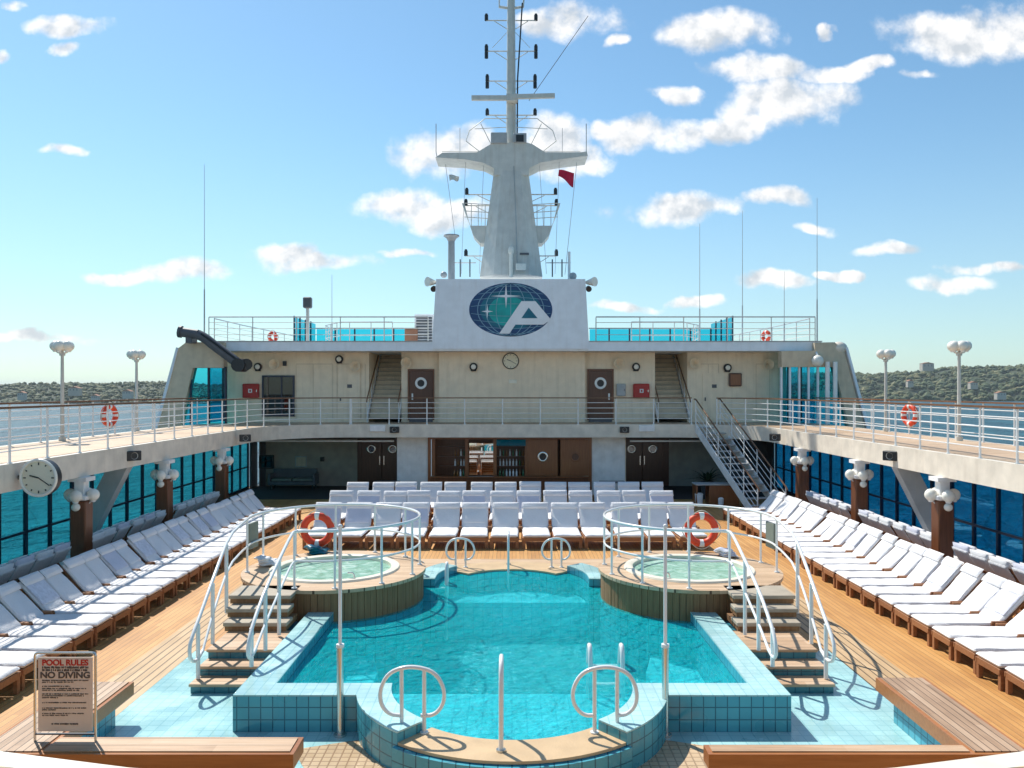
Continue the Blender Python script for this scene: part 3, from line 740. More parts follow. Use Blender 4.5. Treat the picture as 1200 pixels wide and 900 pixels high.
def make_lounger(seed, ang=55, towel=None, drape=0):
    t = thing('sun_lounger', (0, 0, 0), 'x', 'sun lounger', 'teak sun loungers')
    W = .60; L = 1.28; zf = .27
    m = MB()
    for sx in (-1, 1): m.box((sx*(W/2-.02), .92, zf), (.035, 1.84, .075), bev=.006)
    m.box((0, .02, zf-.01), (W-.06, .03, .10), bev=.005); m.box((0, 1.82, zf), (W-.06, .03, .07), bev=.005)
    for k in range(12): m.box((0, .09+k*.1, zf+.022), (W-.075, .06, .018))
    m.build('frame', 'teak_furniture', t)
    for sx in (-1, 1):
        for y in (.05, 1.5):
            MB().box((sx*(W/2-.035), y, .135), (.07, .07, .27), bev=.005).build('leg', 'teak_furniture', t)
    c = cushion(L, W-.03, .085, seed)
    c.v = [(x, y, z+zf+.04) for x, y, z in c.v]; c.build('seat_cushion', 'fabric_white', t)
    ca, sa = math.cos(R(ang)), math.sin(R(ang))
    def rt(v): x, y, z = v; return (x, L-.04+y*ca-z*sa, zf+.05+y*sa+z*ca)
    m = MB()
    for sx in (-1, 1): m.box((sx*(W/2-.045), .36, 0), (.035, .74, .03))
    for k in range(7): m.box((0, .05+k*.11, 0), (W-.1, .06, .016))
    m.v = [rt(v) for v in m.v]; m.build('back_frame', 'teak_furniture', t)
    c = cushion(.76, W-.02, .085, seed+11); c.v = [rt((x, y-.01, z+.018)) for x, y, z in c.v]; c.build('back_cushion', 'fabric_white', t)
    for sx in (-1, 1):
        m = MB(); a = rt((sx*(W/2-.015), .34, -.01)); m.cyl(a, (a[0], L+.42, zf+.02), .015, n=6); m.build('prop', 'teak_furniture', t); m = MB()
        m.box((sx*(W/2+.005), L-.10, zf+.13), (.045, .24, .05), bev=.006); m.box((sx*(W/2), L-.20, zf+.06), (.035, .05, .13)); m.box((sx*(W/2), L-.02, zf+.06), (.035, .05, .13))
        m.build('back_support', 'teak_furniture', t)
    h = cushion(.20, W-.015, .075, seed+31, mb=.045); h.v = [rt((x, y+.60, z+.085)) for x, y, z in h.v]; h.build('head_pad', 'fabric_white', t)
    if drape:
        h = cushion(.36, W-.02, .05, seed+41, mb=.03); h.v = [rt((x, .80-y, z-.085)) for x, y, z in h.v]; h.build('draped_towel', 'fabric_white', t)
        h = cushion(.17, W-.005, .15, seed+43, mb=.07); h.v = [rt((x, y+.70, z-.07)) for x, y, z in h.v]; h.build('rolled_towel', 'fabric_grey' if drape > 1 else 'fabric_white', t)
    if towel:
        c = cushion(.62, W*.9, .02, seed+20, mb=.012); c.v = [rt((x, y+.16, z+.10)) for x, y, z in c.v]; c.build('towel', towel, t)
        
    return t
protos = [make_lounger(1), make_lounger(2, 53), make_lounger(3, 57), make_lounger(4, 55, 'fabric_grey'), make_lounger(5, 54, 'fabric_white'), make_lounger(6, 58, drape=1), make_lounger(7, 60, drape=2), make_lounger(8, 46), make_lounger(9, 44, 'fabric_white'), make_lounger(10, 49), make_lounger(11, 46, 'fabric_grey'), make_lounger(12, 42), make_lounger(13, 47, 'fabric_blue_stripe')]
used = set()
rl = random.Random(11)
def place_lounger(x, y, rz, label, group, kinds=(0, 1, 2, 3, 4), sx=1.0):
    k = rl.choice(kinds); p = protos[k]
    x += rl.uniform(-.02, .02); y += rl.uniform(-.015, .015); rz += rl.uniform(-.03, .03)
    if k not in used:
        used.add(k); p.location = (x, y, 0); p.rotation_euler = (0, 0, rz); p['label'] = label; p['group'] = group; p.scale = (sx, 1, 1)
    else: dup(p, (x, y, 0), rz, label, group).scale = (sx, 1, 1)
rows = [(21.75, 23.1, [384+34.7*i for i in range(13)], 'front'), (24.45, 26.0, [399+31.4*i for i in range(13)], 'middle'), (26.9, 28.1, [418+29.1*i for i in range(13)], 'back')]
for y, yh, xs, nm in rows:
    for i, px in enumerate(xs):
        i_r = 12-i
        w = ('%s from the left' % ORD[i]) if i < 7 else ('%s from the right' % ORD[i_r])
        place_lounger((px-600)*yh/F, y, 0, 'white sun lounger facing the pool, %s in the %s row' % (w, nm), 'sun loungers in rows facing the pool', sx=1.30)
NS = 25; SP = .665; Y0 = 10.5
for i in range(NS):
    y = Y0+i*SP
    for s in (-1, 1):
        side = 'left' if s < 0 else 'right'
        w = ('%s from the near end' % ORD[i]) if i <= 12 else ('%s from the far end' % ORD[NS-1-i])
        place_lounger(s*6.95, y, R(90) if s < 0 else R(-90), 'white sun lounger %s of the inner row on the %s side' % (w, side), 'sun loungers along the %s side' % side, kinds=(7, 7, 8, 9, 9, 10, 11, 12))
NS2 = 19; Y2 = 14.2
for s in (-1, 1):
    side = 'left' if s < 0 else 'right'
    ys = [Y2+i*SP for i in range(NS2)]
    ys = [y for y in ys if min(abs(y-c) for c in (17.8, 22.05, 26.4)) > .34]
    for i, y in enumerate(ys):
        w = ('%s from the near end' % ORD[i]) if i <= len(ys)//2 else ('%s from the far end' % ORD[len(ys)-1-i])
        place_lounger(s*11.0, y, R(-90) if s < 0 else R(90), 'sun lounger facing the %s windows, %s of the outer row' % (side, w), 'outer row of sun loungers on the %s side' % side, kinds=(5, 6))

# ------------------------------------------------------------------ upper deck
UZ = 2.9; TH = .52
near = [(-9.3, 11.5), (-8.4, 8.6), (-6.2, 5.8), (-3.2, 3.62), (-1.96, 3.13), (-1.42, 3.0), (-.7, 2.88), (0, 2.84), (.7, 2.88), (1.42, 3.0), (1.96, 3.13), (3.2, 3.62), (6.2, 5.8), (8.4, 8.6), (9.3, 11.5)]
opening = near+[(9.4, 14), (9.4, 28.9)]+arc(6.4, 29.2, 3.0, 0, 90, 14)+arc(-6.4, 29.2, 3.0, 90, 180, 14)+[(-9.4, 28.9), (-9.4, 14)]
outer = [(-12.6, -6), (12.6, -6), (12.6, 44), (-12.6, 44)]
tag(MB().slab(outer, opening, UZ-TH, UZ).build('upper_deck', 'fascia_paint'), kind='structure')
op2 = [(x*1.018 if abs(x) > 3 else x, y+(.12 if y > 31 else (-.12 if y < 9 else 0))) for x, y in opening]
tag(MB().slab([(-12.4, -5.8), (12.4, -5.8), (12.4, 33.9), (-12.4, 33.9)], op2, UZ+.003, UZ+.009).build('upper_deck_planking', 'teak_cross'), kind='structure')
# cornice under edge: slim dark shadow gap piece
def rail(path, z, h, label, group, spacing=1.25, bars=4, cap='caprail', capr=.032, closed=False, pr=.024, name='railing', cat='railing', mat='white_tube', flat=True):
    P = [Vector((p[0], p[1], z)) for p in path]
    t = thing(name, P[0], label, cat, group)
    up = lambda d: [tuple(p+Vector((0, 0, d))) for p in P]
    if flat:   # flattened wooden cap
        m = MB(); n = len(P); vs = []; w = capr*1.4
        for i, p in enumerate(P):
            tn = (P[min(i+1, n-1)]-P[max(i-1, 0)]).normalized(); sd = Vector((-tn.y, tn.x, 0))*w
            for dz in (h-.022, h+.022): vs += [p+sd+Vector((0, 0, dz)), p-sd+Vector((0, 0, dz))]
        fs = []
        for i in range(n-1):
            a = i*4; b = a+4; fs += [(a, a+1, b+1, b), (a+2, b+2, b+3, a+3), (a, b, b+2, a+2), (a+1, a+3, b+3, b+1)]
        fs += [(0, 2, 3, 1), ((n-1)*4, (n-1)*4+1, (n-1)*4+3, (n-1)*4+2)]
        m.add(vs, fs); m.build('top_rail', cap, t)
    else: MB().tube(up(h), capr, n=8).build('top_rail', cap, t)
    for k in range(bars):
        MB().tube(up(h*(k+1)/(bars+1)+.02), .0125, n=6).build('bar', mat, t)
    # posts by arc length
    d = 0; nxt = 0
    L = sum((P[i+1]-P[i]).length for i in range(len(P)-1)); cnt = max(1, round(L/spacing)); sp = L/cnt
    pos = [k*sp for k in range(cnt+1)]
    for q in pos:
        acc = 0
        for i in range(len(P)-1):
            l = (P[i+1]-P[i]).length
            if acc+l >= q-1e-6:
                p = P[i].lerp(P[i+1], min(1, max(0, (q-acc)/l))); break
            acc += l
        m = MB(); m.cyl(p, p+Vector((0, 0, h-.02)), pr, n=8); m.cyl(p, p+Vector((0, 0, .02)), pr*2, n=8); m.build('post', mat, t)
    return t
e = .10
cornerR = arc(6.4, 29.2, 3.0+e, 0, 58, 8); cornerL = arc(-6.4, 29.2, 3.0+e, 90, 180, 14)
rail([(7.15, 32.28)]+[(6.4, 32.3), (0, 32.3), (-6.4, 32.3)], UZ, 1.05, 'white railing with a brown cap across the far upper deck edge', 'railings round the upper deck opening', spacing=1.45)
rail([(-6.45, 32.3)]+cornerL+[(-9.5, 28), (-9.5, 20), (-9.45, 14), (-9.35, 11.5)], UZ, 1.05, 'white railing with a brown cap along the left upper deck opening', 'railings round the upper deck opening')
rail(list(reversed(cornerR))+[(9.5, 28), (9.5, 20), (9.45, 14), (9.35, 11.5)], UZ, 1.05, 'white railing with a brown cap along the right upper deck opening', 'railings round the upper deck opening')
for s in (-1, 1):
    side = 'left' if s < 0 else 'right'
    rail([(s*12.3, 33), (s*12.3, 14), (s*12.3, 8)], UZ, 1.05, 'outer white railing at the ship\'s %s side, sea behind it' % side, 'outer railings over the sea', spacing=1.3, cap='caprail')
lifebuoy((-12.22, 24.6, UZ+.60), 'red life ring hung on the outer left railing', rot=R(78), r=.27)
lifebuoy((12.22, 24.9, UZ+.60), 'red life ring hung on the outer right railing', rot=R(-78), r=.27)
# lamp clusters
def lamp_cluster(t, c, r=.15, spread=.27, n=5, drop=False):
    x, y, z = c
    m = MB()
    for i in range(n):
        a = R(-90+360*i/n); p = (x+spread*math.cos(a), y+spread*math.sin(a), z)
        m.tube([(x, y, z-.16), (x+spread*.6*math.cos(a), y+spread*.6*math.sin(a), z-.2), (p[0], p[1], z-.1)], .018, n=6, sub=1)
    m.build('bracket_arms', 'white_tube', t)
    for i in range(n):
        a = R(-90+360*i/n); p = (x+spread*math.cos(a), y+spread*math.sin(a), z)
        g = MB().sphere(p, r, 18, 12).build('globe', 'globe', t)
        MB().lathe([(.05, -r-.02), (.075, -r*.8), (.06, -r*.7)], p, 10).build('globe_socket', 'white_tube', g)
lp = None
for i, (px, Y) in enumerate(((73, 21.8), (160, 27.0), (1124, 21.8), (1038, 26.6))):
    x = (px-600)*Y/F; b = (x, Y, UZ)
    lab = ['tall white globe lamp on the left walkway, the nearer of two', 'white globe lamp on the left walkway, the farther of two', 'tall white globe lamp on the right walkway, the nearer of two', 'white globe lamp on the right walkway, the farther of two'][i]
    t = thing('lamp_post', b, lab, 'lamp post', 'globe lamp posts on the side walkways')
    m = MB(); m.cyl(b, (x, Y, UZ+2.36), .055, .04, n=12); m.cyl(b, (x, Y, UZ+.12), .09, n=14); m.cyl((x, Y, UZ+2.3), (x, Y, UZ+2.38), .075); m.build('post', 'mast_paint', t)
    lamp_cluster(t, (x, Y, UZ+2.56), r=.14, spread=.17)
# columns
for s in (-1, 1):
    side = 'left' if s < 0 else 'right'
    for i, Y in enumerate((17.8, 22.05, 26.4)):
        x = s*9.45; pos = ['nearest the camera', 'middle of three', 'farthest of three'][i]
        t = thing('column', (x, Y, 0), 'brown wood clad column under the %s walkway, %s' % (side, pos), 'column', 'wood clad columns under the walkways')
        MB().box((x, Y, .93), (.34, .34, 1.86), bev=.03, seg=2).build('wood_cladding', 'column_wood', t)
        m = MB(); m.box((x, Y, 2.11), (.22, .22, .54), bev=.01); m.box((x, Y, 2.33), (.4, .4, .09)); m.build('capital', 'white_paint', t)
        m = MB(); m.box((x, Y, .05), (.40, .40, .1), bev=.01); m.build('plinth', 'black_plastic', t)
        q = thing('column_lamp', (x-s*.05, Y-.05, 1.75), 'cluster of white globe lamps on the %s column %s' % (side, pos), 'lamp', 'globe lamp clusters on the columns')
        MB().box((x, Y, 1.93), (.42, .42, .1), bev=.02).build('mount', 'white_paint', q)
        lamp_cluster(q, (x, Y, 1.98), r=.135, spread=.25, n=4)
        MB().sphere((x, Y-.24, 1.74), .09).build('globe', 'globe', q)
# diagonal braces
for s in (-1, 1):
    side = 'left' if s < 0 else 'right'
    m = MB(); P = [(s*9.55, 2.38), (s*10.05, 2.38), (s*11.25, .02), (s*10.75, .02)]; m.prism_y(P, 20.15, 20.45)
    tag(m.build('brace', 'grey_paint'), 'grey slanting steel brace under the %s walkway' % side, 'brace', 'slanting braces under the walkways')
# side window walls
for s in (-1, 1):
    side = 'left' if s < 0 else 'right'
    X = s*11.4; t = thing('window_wall', (X, 22, 0), 'wall of blue tinted glass along the %s side of the pool deck' % side, 'window wall', 'tinted window walls')
    MB().bb(X-.06, X+.06, 10, 35, 0.004, .12).build('sill', 'navy_frame', t)
    MB().bb(X-.05, X+.05, 10, 35, .93, .99).build('transom', 'navy_frame', t)
    MB().bb(X-.06, X+.06, 10, 35, 2.26, 2.375).build('head_rail', 'navy_frame', t)
    for k in range(26):
        y = 10+k*1.0; w = .075
        MB().bb(X-w/2, X+w/2, y-w/2, y+w/2, .12, 2.26).build('mullion', 'navy_frame', t)
        if k < 25:
            MB().bb(X-.006, X+.006, y+w/2, y+1-w/2, .12, .93).build('glass_pane', 'glass_blue' if s < 0 else 'glass_blue_dim', t)
            MB().bb(X-.006, X+.006, y+w/2, y+1-w/2, .99, 2.26).build('glass_pane', 'glass_blue' if s < 0 else 'glass_blue_dim', t)
# speakers on the fascia
for (x, y, z, rz, lab) in ((-9.38, 20.0, 2.66, R(50), 'on the left fascia, nearest the camera'), (-9.1, 27.6, 2.64, R(30), 'at the far left corner of the deck edge'), (9.38, 20.0, 2.66, R(-50), 'on the right fascia, nearest the camera'), (9.1, 28.0, 2.64, R(-30), 'at the far right corner of the deck edge'),
                    (-4.66, 32.2, 2.69, 0, 'on the far fascia, left of centre'), (4.46, 32.2, 2.69, 0, 'on the far fascia, right of centre')):
    t = thing('floodlight', (x, y, z), 'small black box light '+lab, 'light', 'black box lights on the deck fascia', rz)
    w = wloc(t)
    MB().box((x, y-.06, z), (.36, .16, .24), bev=.015).build('housing', 'black_plastic', t)
    MB().lathe([(.085, -.15), (.075, -.135), (.01, -.132)], (x, y, z), 16, 'Y').build('lens', 'globe', t)
for x, lab in ((-5.33, 'left'), (5.35, 'right')):
    t = tag(MB().box((x, 32.17, 2.74), (.62, .05, .25), bev=.01).build('signboard', 'white_paint'), 'small blank white board on the far deck edge, %s of centre' % lab, 'board', 'white boards on the far deck edge')
# clocks
def clock(c, r, label, deep=.12, hh=4, mm=50, mat='black_plastic', group='round wall clocks'):
    t = thing('clock', c, label, 'clock', group)
    x, y, z = c
    MB().lathe([(r*.6, deep), (r, deep*.8), (r*1.02, 0), (r*.92, -.02), (r*.9, .01)], c, 36, 'Y').build('case', mat, t)
    MB().lathe([(.002, -.004), (r*.91, -.002)], c, 36, 'Y').build('dial', 'dial_white', t)
    m = MB()
    for k in range(12):
        a = 2*PI*k/12; l = .14 if k % 3 == 0 else .09
        m.box((x+r*.76*math.sin(a), y-.01, z+r*.76*math.cos(a)), (r*.06, .006, r*l), rot=(0, a, 0))
    m.build('hour_marks', 'black_plastic', t)
    for a, l, w in ((R(hh), .5, .07), (R(mm), .72, .045)):
        MB().box((x+r*l*.5*math.sin(a), y-.016, z+r*l*.5*math.cos(a)), (r*w, .006, r*l), rot=(0, a, 0)).build('hand', 'black_plastic', t)
    return t
MATS['clock_rim'] = MATS['dial_white']
c = clock((-8.93, 15.3, PX(45, 560, 15.3).z), .35, 'big round clock with cream dial hung from the left walkway edge', .2, 285, 125)
MB().tube([(-8.93+.335*math.cos(k*PI/20), 15.285, PX(45, 560, 15.3).z+.335*math.sin(k*PI/20)) for k in range(40)], .028, n=8, closed=True).build('rim', 'globe', c)
MB().bb(-9.5, -9.1, 15.42, 15.48, 2.58, 2.66).build('bracket', 'black_plastic', c)
# stair from upper deck down to lower
def deck_stair():
    t = thing('deck_stairway', (8.4, 29.5, 0), 'white open stairway with brown handrails from upper deck to pool deck at right', 'stairs')
    A = Vector((7.75, 32.05, UZ)); B = Vector((8.75, 27.3, 0)); d = B-A; side = Vector((d.y, -d.x, 0)).normalized()*-.52
    ns = 14
    for sg, nm in ((1, 'a'), (-1, 'b')):
        o = side*sg
        m = MB(); vs = []
        for p in (A, B):
            for dz in (-.30, .04):
                for q in (-.02, .02): vs.append(p+o+side.normalized()*q+Vector((0, 0, dz)))
        m.add(vs, [(0, 1, 5, 4), (2, 6, 7, 3), (0, 4, 6, 2), (1, 3, 7, 5), (0, 2, 3, 1), (4, 5, 7, 6)]); m.build('stringer', 'white_paint', t)
        up = Vector((0, 0, 1.0)); hr = MB(); hr.tube([A+o+up+Vector((0, .25, 0)), A+o+up, B+o+up, B+o+up+Vector((.02, -.12, -.1))], .028, n=8); hr.build('handrail', 'caprail', t)
        for k in range(1, 4): MB().tube([A+o+up*(k/4), B+o+up*(k/4)], .012, n=6).build('bar', 'white_tube', t)
        for k in range(6):
            p = A.lerp(B, k/5)+o; MB().cyl(p, p+up, .022, n=8).build('post', 'white_tube', t)
    for k in range(ns):
        p = A.lerp(B, (k+.5)/ns); m = MB(); vs = []
        yd = d.copy(); yd.z = 0; yd.normalize()
        for dz in (-.02, .015):
            for u in (-1, 1):
                for q in (-.14, .14): vs.append(p+side*u*.96+yd*q+Vector((0, 0, dz)))
        m.add(vs, [(0, 1, 3, 2), (4, 6, 7, 5), (0, 4, 5, 1), (2, 3, 7, 6), (0, 2, 6, 4), (1, 5, 7, 3)]); m.build('tread', 'grey_paint', t)
deck_stair()

# ------------------------------------------------------------------ superstructure at the far end
WY = 34.3
ss = thing('superstructure', (0, WY, 0), 'cream painted deckhouse across the far end of the pool deck', 'deckhouse')
# upper wall in segments leaving openings for two stairwells
SL = (-6.05, -4.68); SR = (6.05, 7.42)
for x0, x1 in ((-12.15, SL[0]), (SL[1], -3.05), (3.05, SR[0]), (SR[1], 11.6)):
    MB().bb(x0, x1, WY, WY+.15, UZ+.01, 5.86).build('wall', 'cream_wall', ss)
m = MB(); m.bb(-3.05, 3.05, WY-.35, WY+.15, UZ+.01, 5.86)
for k in range(25): m.bb(-2.95+k*.245-.02, -2.95+k*.245+.02, WY-.365, WY-.352, UZ+.05, 5.8)
m.build('fluted_bay', 'cream_wall', ss)
for x0, x1 in (SL, SR):
    m = MB(); m.bb(x0-.1, x0-.0, WY+.151, 38.6, UZ+.01, 5.86); m.bb(x1, x1+.1, WY+.151, 38.6, UZ+.01, 5.86); m.build('stairwell_wall', 'cream_wall', ss)
    MB().bb(x0-.1, x1+.1, 38.6, 38.7, UZ+.01, 5.86).build('stairwell_wall', 'beige_panel', ss)
# panel seams
for px in (347, 367, 390, 395, 423, 428, 830, 842, 886, 902, 912):
    x = (px-600)*WY/F; MB().bb(x-.012, x+.012, WY-.006, WY-.001, UZ+.15, 5.35).build('panel_seam', 'beige_panel', ss)
for px0, px1 in ((347, 390), (395, 423), (820, 842), (886, 912)): MB().bb((px0-600)*WY/F, (px1-600)*WY/F, WY-.0065, WY-.0015, 5.35, 5.375).build('panel_seam', 'beige_panel', ss)
# roof slab (fascia)
RZ0, RZ1 = 5.86, 6.22
def roofpoly():
    return [(-12.6, 33.0), (-3.3, 33.0), (3.3, 33.0), (12.6, 33.0), (12.6, 47), (-12.6, 47)]
MB().prism(roofpoly(), RZ0, RZ1).build('roof', 'bluewhite_paint', ss)
MB().bb(-12.62, 12.62, 32.97, 33.4, RZ1+.002, RZ1+.045).build('roof_edge', 'grey_paint', ss)
MB().bb(-12.5, 12.5, 33.02, 34.2, 5.845, 5.857).build('soffit', 'soffit', ss)
# big logo block
LY = 32.9
blk = [PX(506, 409, LY), PX(511, 327, LY), PX(686, 327, LY), PX(690.5, 409, LY)]
m = MB(); f = [(p.x, p.z) for p in blk]; b = MB(); 
vs = [(x, LY, z) for x, z in f]+[(x*.98, LY+3.6, z) for x, z in f]
m.add(vs, [(0, 1, 2, 3), (7, 6, 5, 4), (0, 4, 5, 1), (1, 5, 6, 2), (2, 6, 7, 3), (3, 7, 4, 0)])
fb = tag(m.build('funnel_block', 'bluewhite_paint'), 'pale blue-white block above the roof bearing the oval globe emblem', 'funnel block')
fbx = thing  # emblem parts as children of the block
def emblem(par):
    cx, cz = PX(598.5, 363, LY).x, PX(598.5, 363, LY).z; a, b_ = 1.69, 1.09; y = LY
    def ell(k, y0, y1, mat, name, n=48):
        MB().prism_y([(cx+a*k*math.cos(2*PI*i/n), cz+b_*k*math.sin(2*PI*i/n)) for i in range(n)], y0, y1).build(name, mat, par)
    ell(1.0, y-.006, y+.01, 'navy_ink', 'emblem_disc')
    ell(.74, y-.008, y-.004, 'teal_dark', 'emblem_core')
    MB().prism_y([(cx-.12+a*.46*math.cos(2*PI*i/48), cz-.05+b_*.56*math.sin(2*PI*i/48)) for i in range(48)], y-.0092, y-.0082).build('emblem_core', 'teal_ink', par)
    # globe grid lines
    m = MB()
    def strip(pts, w, y0=y-.0135, y1=y-.0095):
        for i in range(len(pts)-1):
            (x0, z0), (x1, z1) = pts[i], pts[i+1]; l = math.hypot(x1-x0, z1-z0); nx, nz = -(z1-z0)/l*w/2, (x1-x0)/l*w/2
            vs = [(x0+nx, z0+nz), (x0-nx, z0-nz), (x1-nx, z1-nz), (x1+nx, z1+nz)]
            m.add([(p, y0, q) for p, q in vs], [(0, 1, 2, 3)])
    for k in (-.82, -.62, -.36, 0, .36, .62, .82):
        strip([(cx+a*.97*k*math.cos(R(t)), cz+b_*.97*math.sin(R(t))) for t in range(-88, 89, 8)], .028)
    for v in (-.8, -.6, -.38, -.14, .12, .36, .58, .78):
        w = math.sqrt(1-v*v)*.96; strip([(cx+a*w*u/6, cz+b_*v+.10*b_*(1-(u/6)**2)*(1 if v > 0 else -1)) for u in range(-6, 7)], .018)
    m.build('emblem_grid', 'emblem_line', par)
    # dark dashes ring
    def star(x, z, s, s2, k):
        P = []
        for i in range(8):
            t = PI/4*i; r = (s if i % 4 == 0 else s2) if i % 2 == 0 else k*s
            if i % 4 == 0: r = s
            elif i % 2 == 0: r = s2
            else: r = k*s
            P.append((x+r*math.sin(t)*1.0, z+r*math.cos(t)))
        MB().prism_y(P, y-.022, y-.015).build('emblem_star', 'logo_white', par)
    p = PX(593, 347, LY); star(p.x, p.z, .50, .62, .13)
    p = PX(571, 365, LY); star(p.x, p.z, .30, .24, .16)
    # letter A, italic
    def q(px, py): p = PX(px, py, LY); return (p.x, p.z)
    A = [q(611, 353), q(627.5, 353), q(645.5, 374.5), q(637, 380.5), q(604, 380.5), q(597, 391), q(585, 391)]
    MB().prism_y(A, y-.034, y-.026).build('emblem_letter', 'logo_white', par)
    MB().prism_y([q(619.5, 360.5), q(611, 373), q(630, 373)], y-.040, y-.0345).build('emblem_letter_counter', 'teal_dark', par)
emblem(fb)
for s in (-1, 1):
    side = 'left' if s < 0 else 'right'
    p = PX(599+s*91, 334, 33.2)
    t = thing('horn', p, 'white ship loudspeaker pair at the top %s corner of the emblem block' % side, 'horn', 'loudspeakers on the emblem block')
    m = MB(); m.cyl((p.x-s*.1, 33.2, p.z+.1), (p.x+s*.22, 32.9, p.z+.1), .07, .2); m.cyl((p.x-s*.2, 33.25, p.z+.1), (p.x, 33.1, p.z+.1), .05); m.build('trumpet', 'globe', t)
    MB().cyl((p.x-s*.02, 33.2, p.z-.12), (p.x-s*.02, 32.95, p.z-.2), .10, .12).build('lamp_head', 'black_plastic', t)
# doors on upper level
for cxp, lab in ((493.5, 'left'), (703.5, 'right')):
    x = (cxp-600)*WY/F
    t = thing('door', (x, WY, UZ), 'dark brown wooden door with round porthole, %s of the centre bay' % lab, 'door', 'porthole doors on the upper deck')
    MB().bb(x-.49, x+.49, WY-.05, WY-.004, UZ+.16, 5.08, bev=.01).build('leaf', 'door_wood', t)
    m = MB(); m.bb(x-.56, x-.495, WY-.07, WY-.004, UZ+.1, 5.15); m.bb(x+.495, x+.56, WY-.07, WY-.004, UZ+.1, 5.15); m.bb(x-.495, x+.495, WY-.07, WY-.004, 5.085, 5.15); m.build('door_frame', 'column_wood', t)
    z = 4.55
    MB().lathe([(.15, -.055), (.24, -.05), (.25, -.075), (.2, -.095), (.15, -.08)], (x, WY, z), 24, 'Y').build('porthole_ring', 'white_tube', t)
    MB().lathe([(.001, -.058), (.155, -.058)], (x, WY, z), 20, 'Y').build('porthole_glass', 'black_plastic', t)
    m = MB(); hx = x+(.36 if lab == 'right' else -.36); m.bb(hx-.035, hx+.035, WY-.09, WY-.052, 3.85, 4.12, bev=.01); m.build('handle', 'white_tube', t)
    MB().bb(x-.49, x+.49, WY-.12, WY-.004, UZ+.011, UZ+.14).build('threshold', 'dark_grey', t)
# wall stairs in the stairwells
for (x0, x1), lab in ((SL, 'left'), (SR, 'right')):
    t = thing('stair_flight', ((x0+x1)/2, WY, UZ), 'steep beige stair flight with brown handrails in the %s stairwell' % lab, 'stairs', 'stair flights up to the roof')
    n = 15; rise = 3.0/n; run = .235
    for k in range(n):
        y = WY-.55+k*run; z = UZ+(k+1)*rise
        MB().bb(x0+.06, x1-.06, y, y+run+.03, z-.04, z).build('tread', 'tread_beige', t)
        MB().bb(x0+.08, x1-.08, y+run-.01, y+run+.005, z+.001, z+rise-.041).build('riser', 'beige_panel', t)
    for xx in (x0+.03, x1-.03):
        MB().add([(xx-.02, WY-.6, UZ+.01), (xx-.02, WY-.6, UZ+.28), (xx-.02, WY-.6+n*run, UZ+3.1), (xx-.02, WY-.6+n*run, UZ+2.8), (xx+.02, WY-.6, UZ+.01), (xx+.02, WY-.6, UZ+.28), (xx+.02, WY-.6+n*run, UZ+3.1), (xx+.02, WY-.6+n*run, UZ+2.8)],
                 [(0, 1, 2, 3), (7, 6, 5, 4), (0, 4, 5, 1), (1, 5, 6, 2), (2, 6, 7, 3), (3, 7, 4, 0)]).build('stringer', 'white_paint', t)
        MB().tube([(xx, WY-.75, UZ+.85), (xx, WY-.62, UZ+1.0), (xx, WY+2.2, UZ+2.92)], .026, n=8).build('handrail', 'caprail', t)
        for q in (-.6, .4, 1.4): MB().cyl((xx, WY+q, UZ+.05+(q+.6)*.8), (xx, WY+q, UZ+1.02+(q+.6)*.69), .016, n=6).build('post', 'white_tube', t)
# wall fittings
def fitting(name, px, py, w, h, mat, label, cat, group=None, depth=.14, y=WY, parts=None):
    p = PX(px, py, y); t = thing(name, (p.x, y, p.z), label, cat, group)
    MB().box((p.x, y-depth/2-.004, p.z), (w, depth, h), bev=min(w, h)*.06).build('case', mat, t)
    if parts: parts(t, p, y-depth-.004)
    return t
def fire_parts(t, p, y):
    MB().box((p.x, y-.004, p.z), (.16, .006, .16)).build('emblem_plate', 'buoy_white', t)
    MB().box((p.x, y-.009, p.z), (.07, .005, .09)).build('emblem_flame', 'red_paint', t)
    MB().box((p.x+.27, y-.012, p.z), (.03, .02, .1)).build('latch', 'steel', t)
fitting('fire_hose_box', 295, 458, .68, .60, 'red_paint', 'red fire hose box on the cream wall beside the dark window', 'fire box', 'red fire boxes', .2, parts=fire_parts)
fitting('fire_hose_box', 751, 458, .68, .60, 'red_paint', 'red fire hose box on the cream wall between right door and stairs', 'fire box', 'red fire boxes', .2, parts=fire_parts)
fitting('locker', 727.5, 457, .38, .52, 'grey_paint', 'small grey locker on the wall beside the right fire box', 'locker', parts=lambda t, p, y: MB().box((p.x+.13, y-.01, p.z), (.03, .02, .08)).build('latch', 'dark_grey', t))
fitting('notice_case', 861, 445, .54, .56, 'door_wood', 'square brown notice case on the wall right of the stairwell', 'notice case', parts=lambda t, p, y: MB().box((p.x, y-.004, p.z), (.42, .006, .44)).build('board', 'bar_wood', t))
t = thing('window', (-9.86, WY, 3.4), 'dark framed window on the upper wall beside the red box', 'window')
MB().bb(-10.5, -9.25, WY-.05, WY-.004, 3.2, 4.82).build('pane', 'glass_dark', t)
m = MB(); m.bb(-10.56, -10.49, WY-.08, WY-.004, 3.14, 4.88); m.bb(-9.26, -9.19, WY-.08, WY-.004, 3.14, 4.88); m.bb(-10.49, -9.26, WY-.08, WY-.004, 4.81, 4.88); m.bb(-10.49, -9.26, WY-.08, WY-.004, 3.14, 3.21); m.bb(-9.76, -9.70, WY-.075, WY-.052, 3.21, 4.81); m.build('frame', 'navy_frame', t)
MB().bb(-10.49, -9.26, WY+.002, WY+.003, 3.21, 4.81).build('blind', 'dark_grey', t)
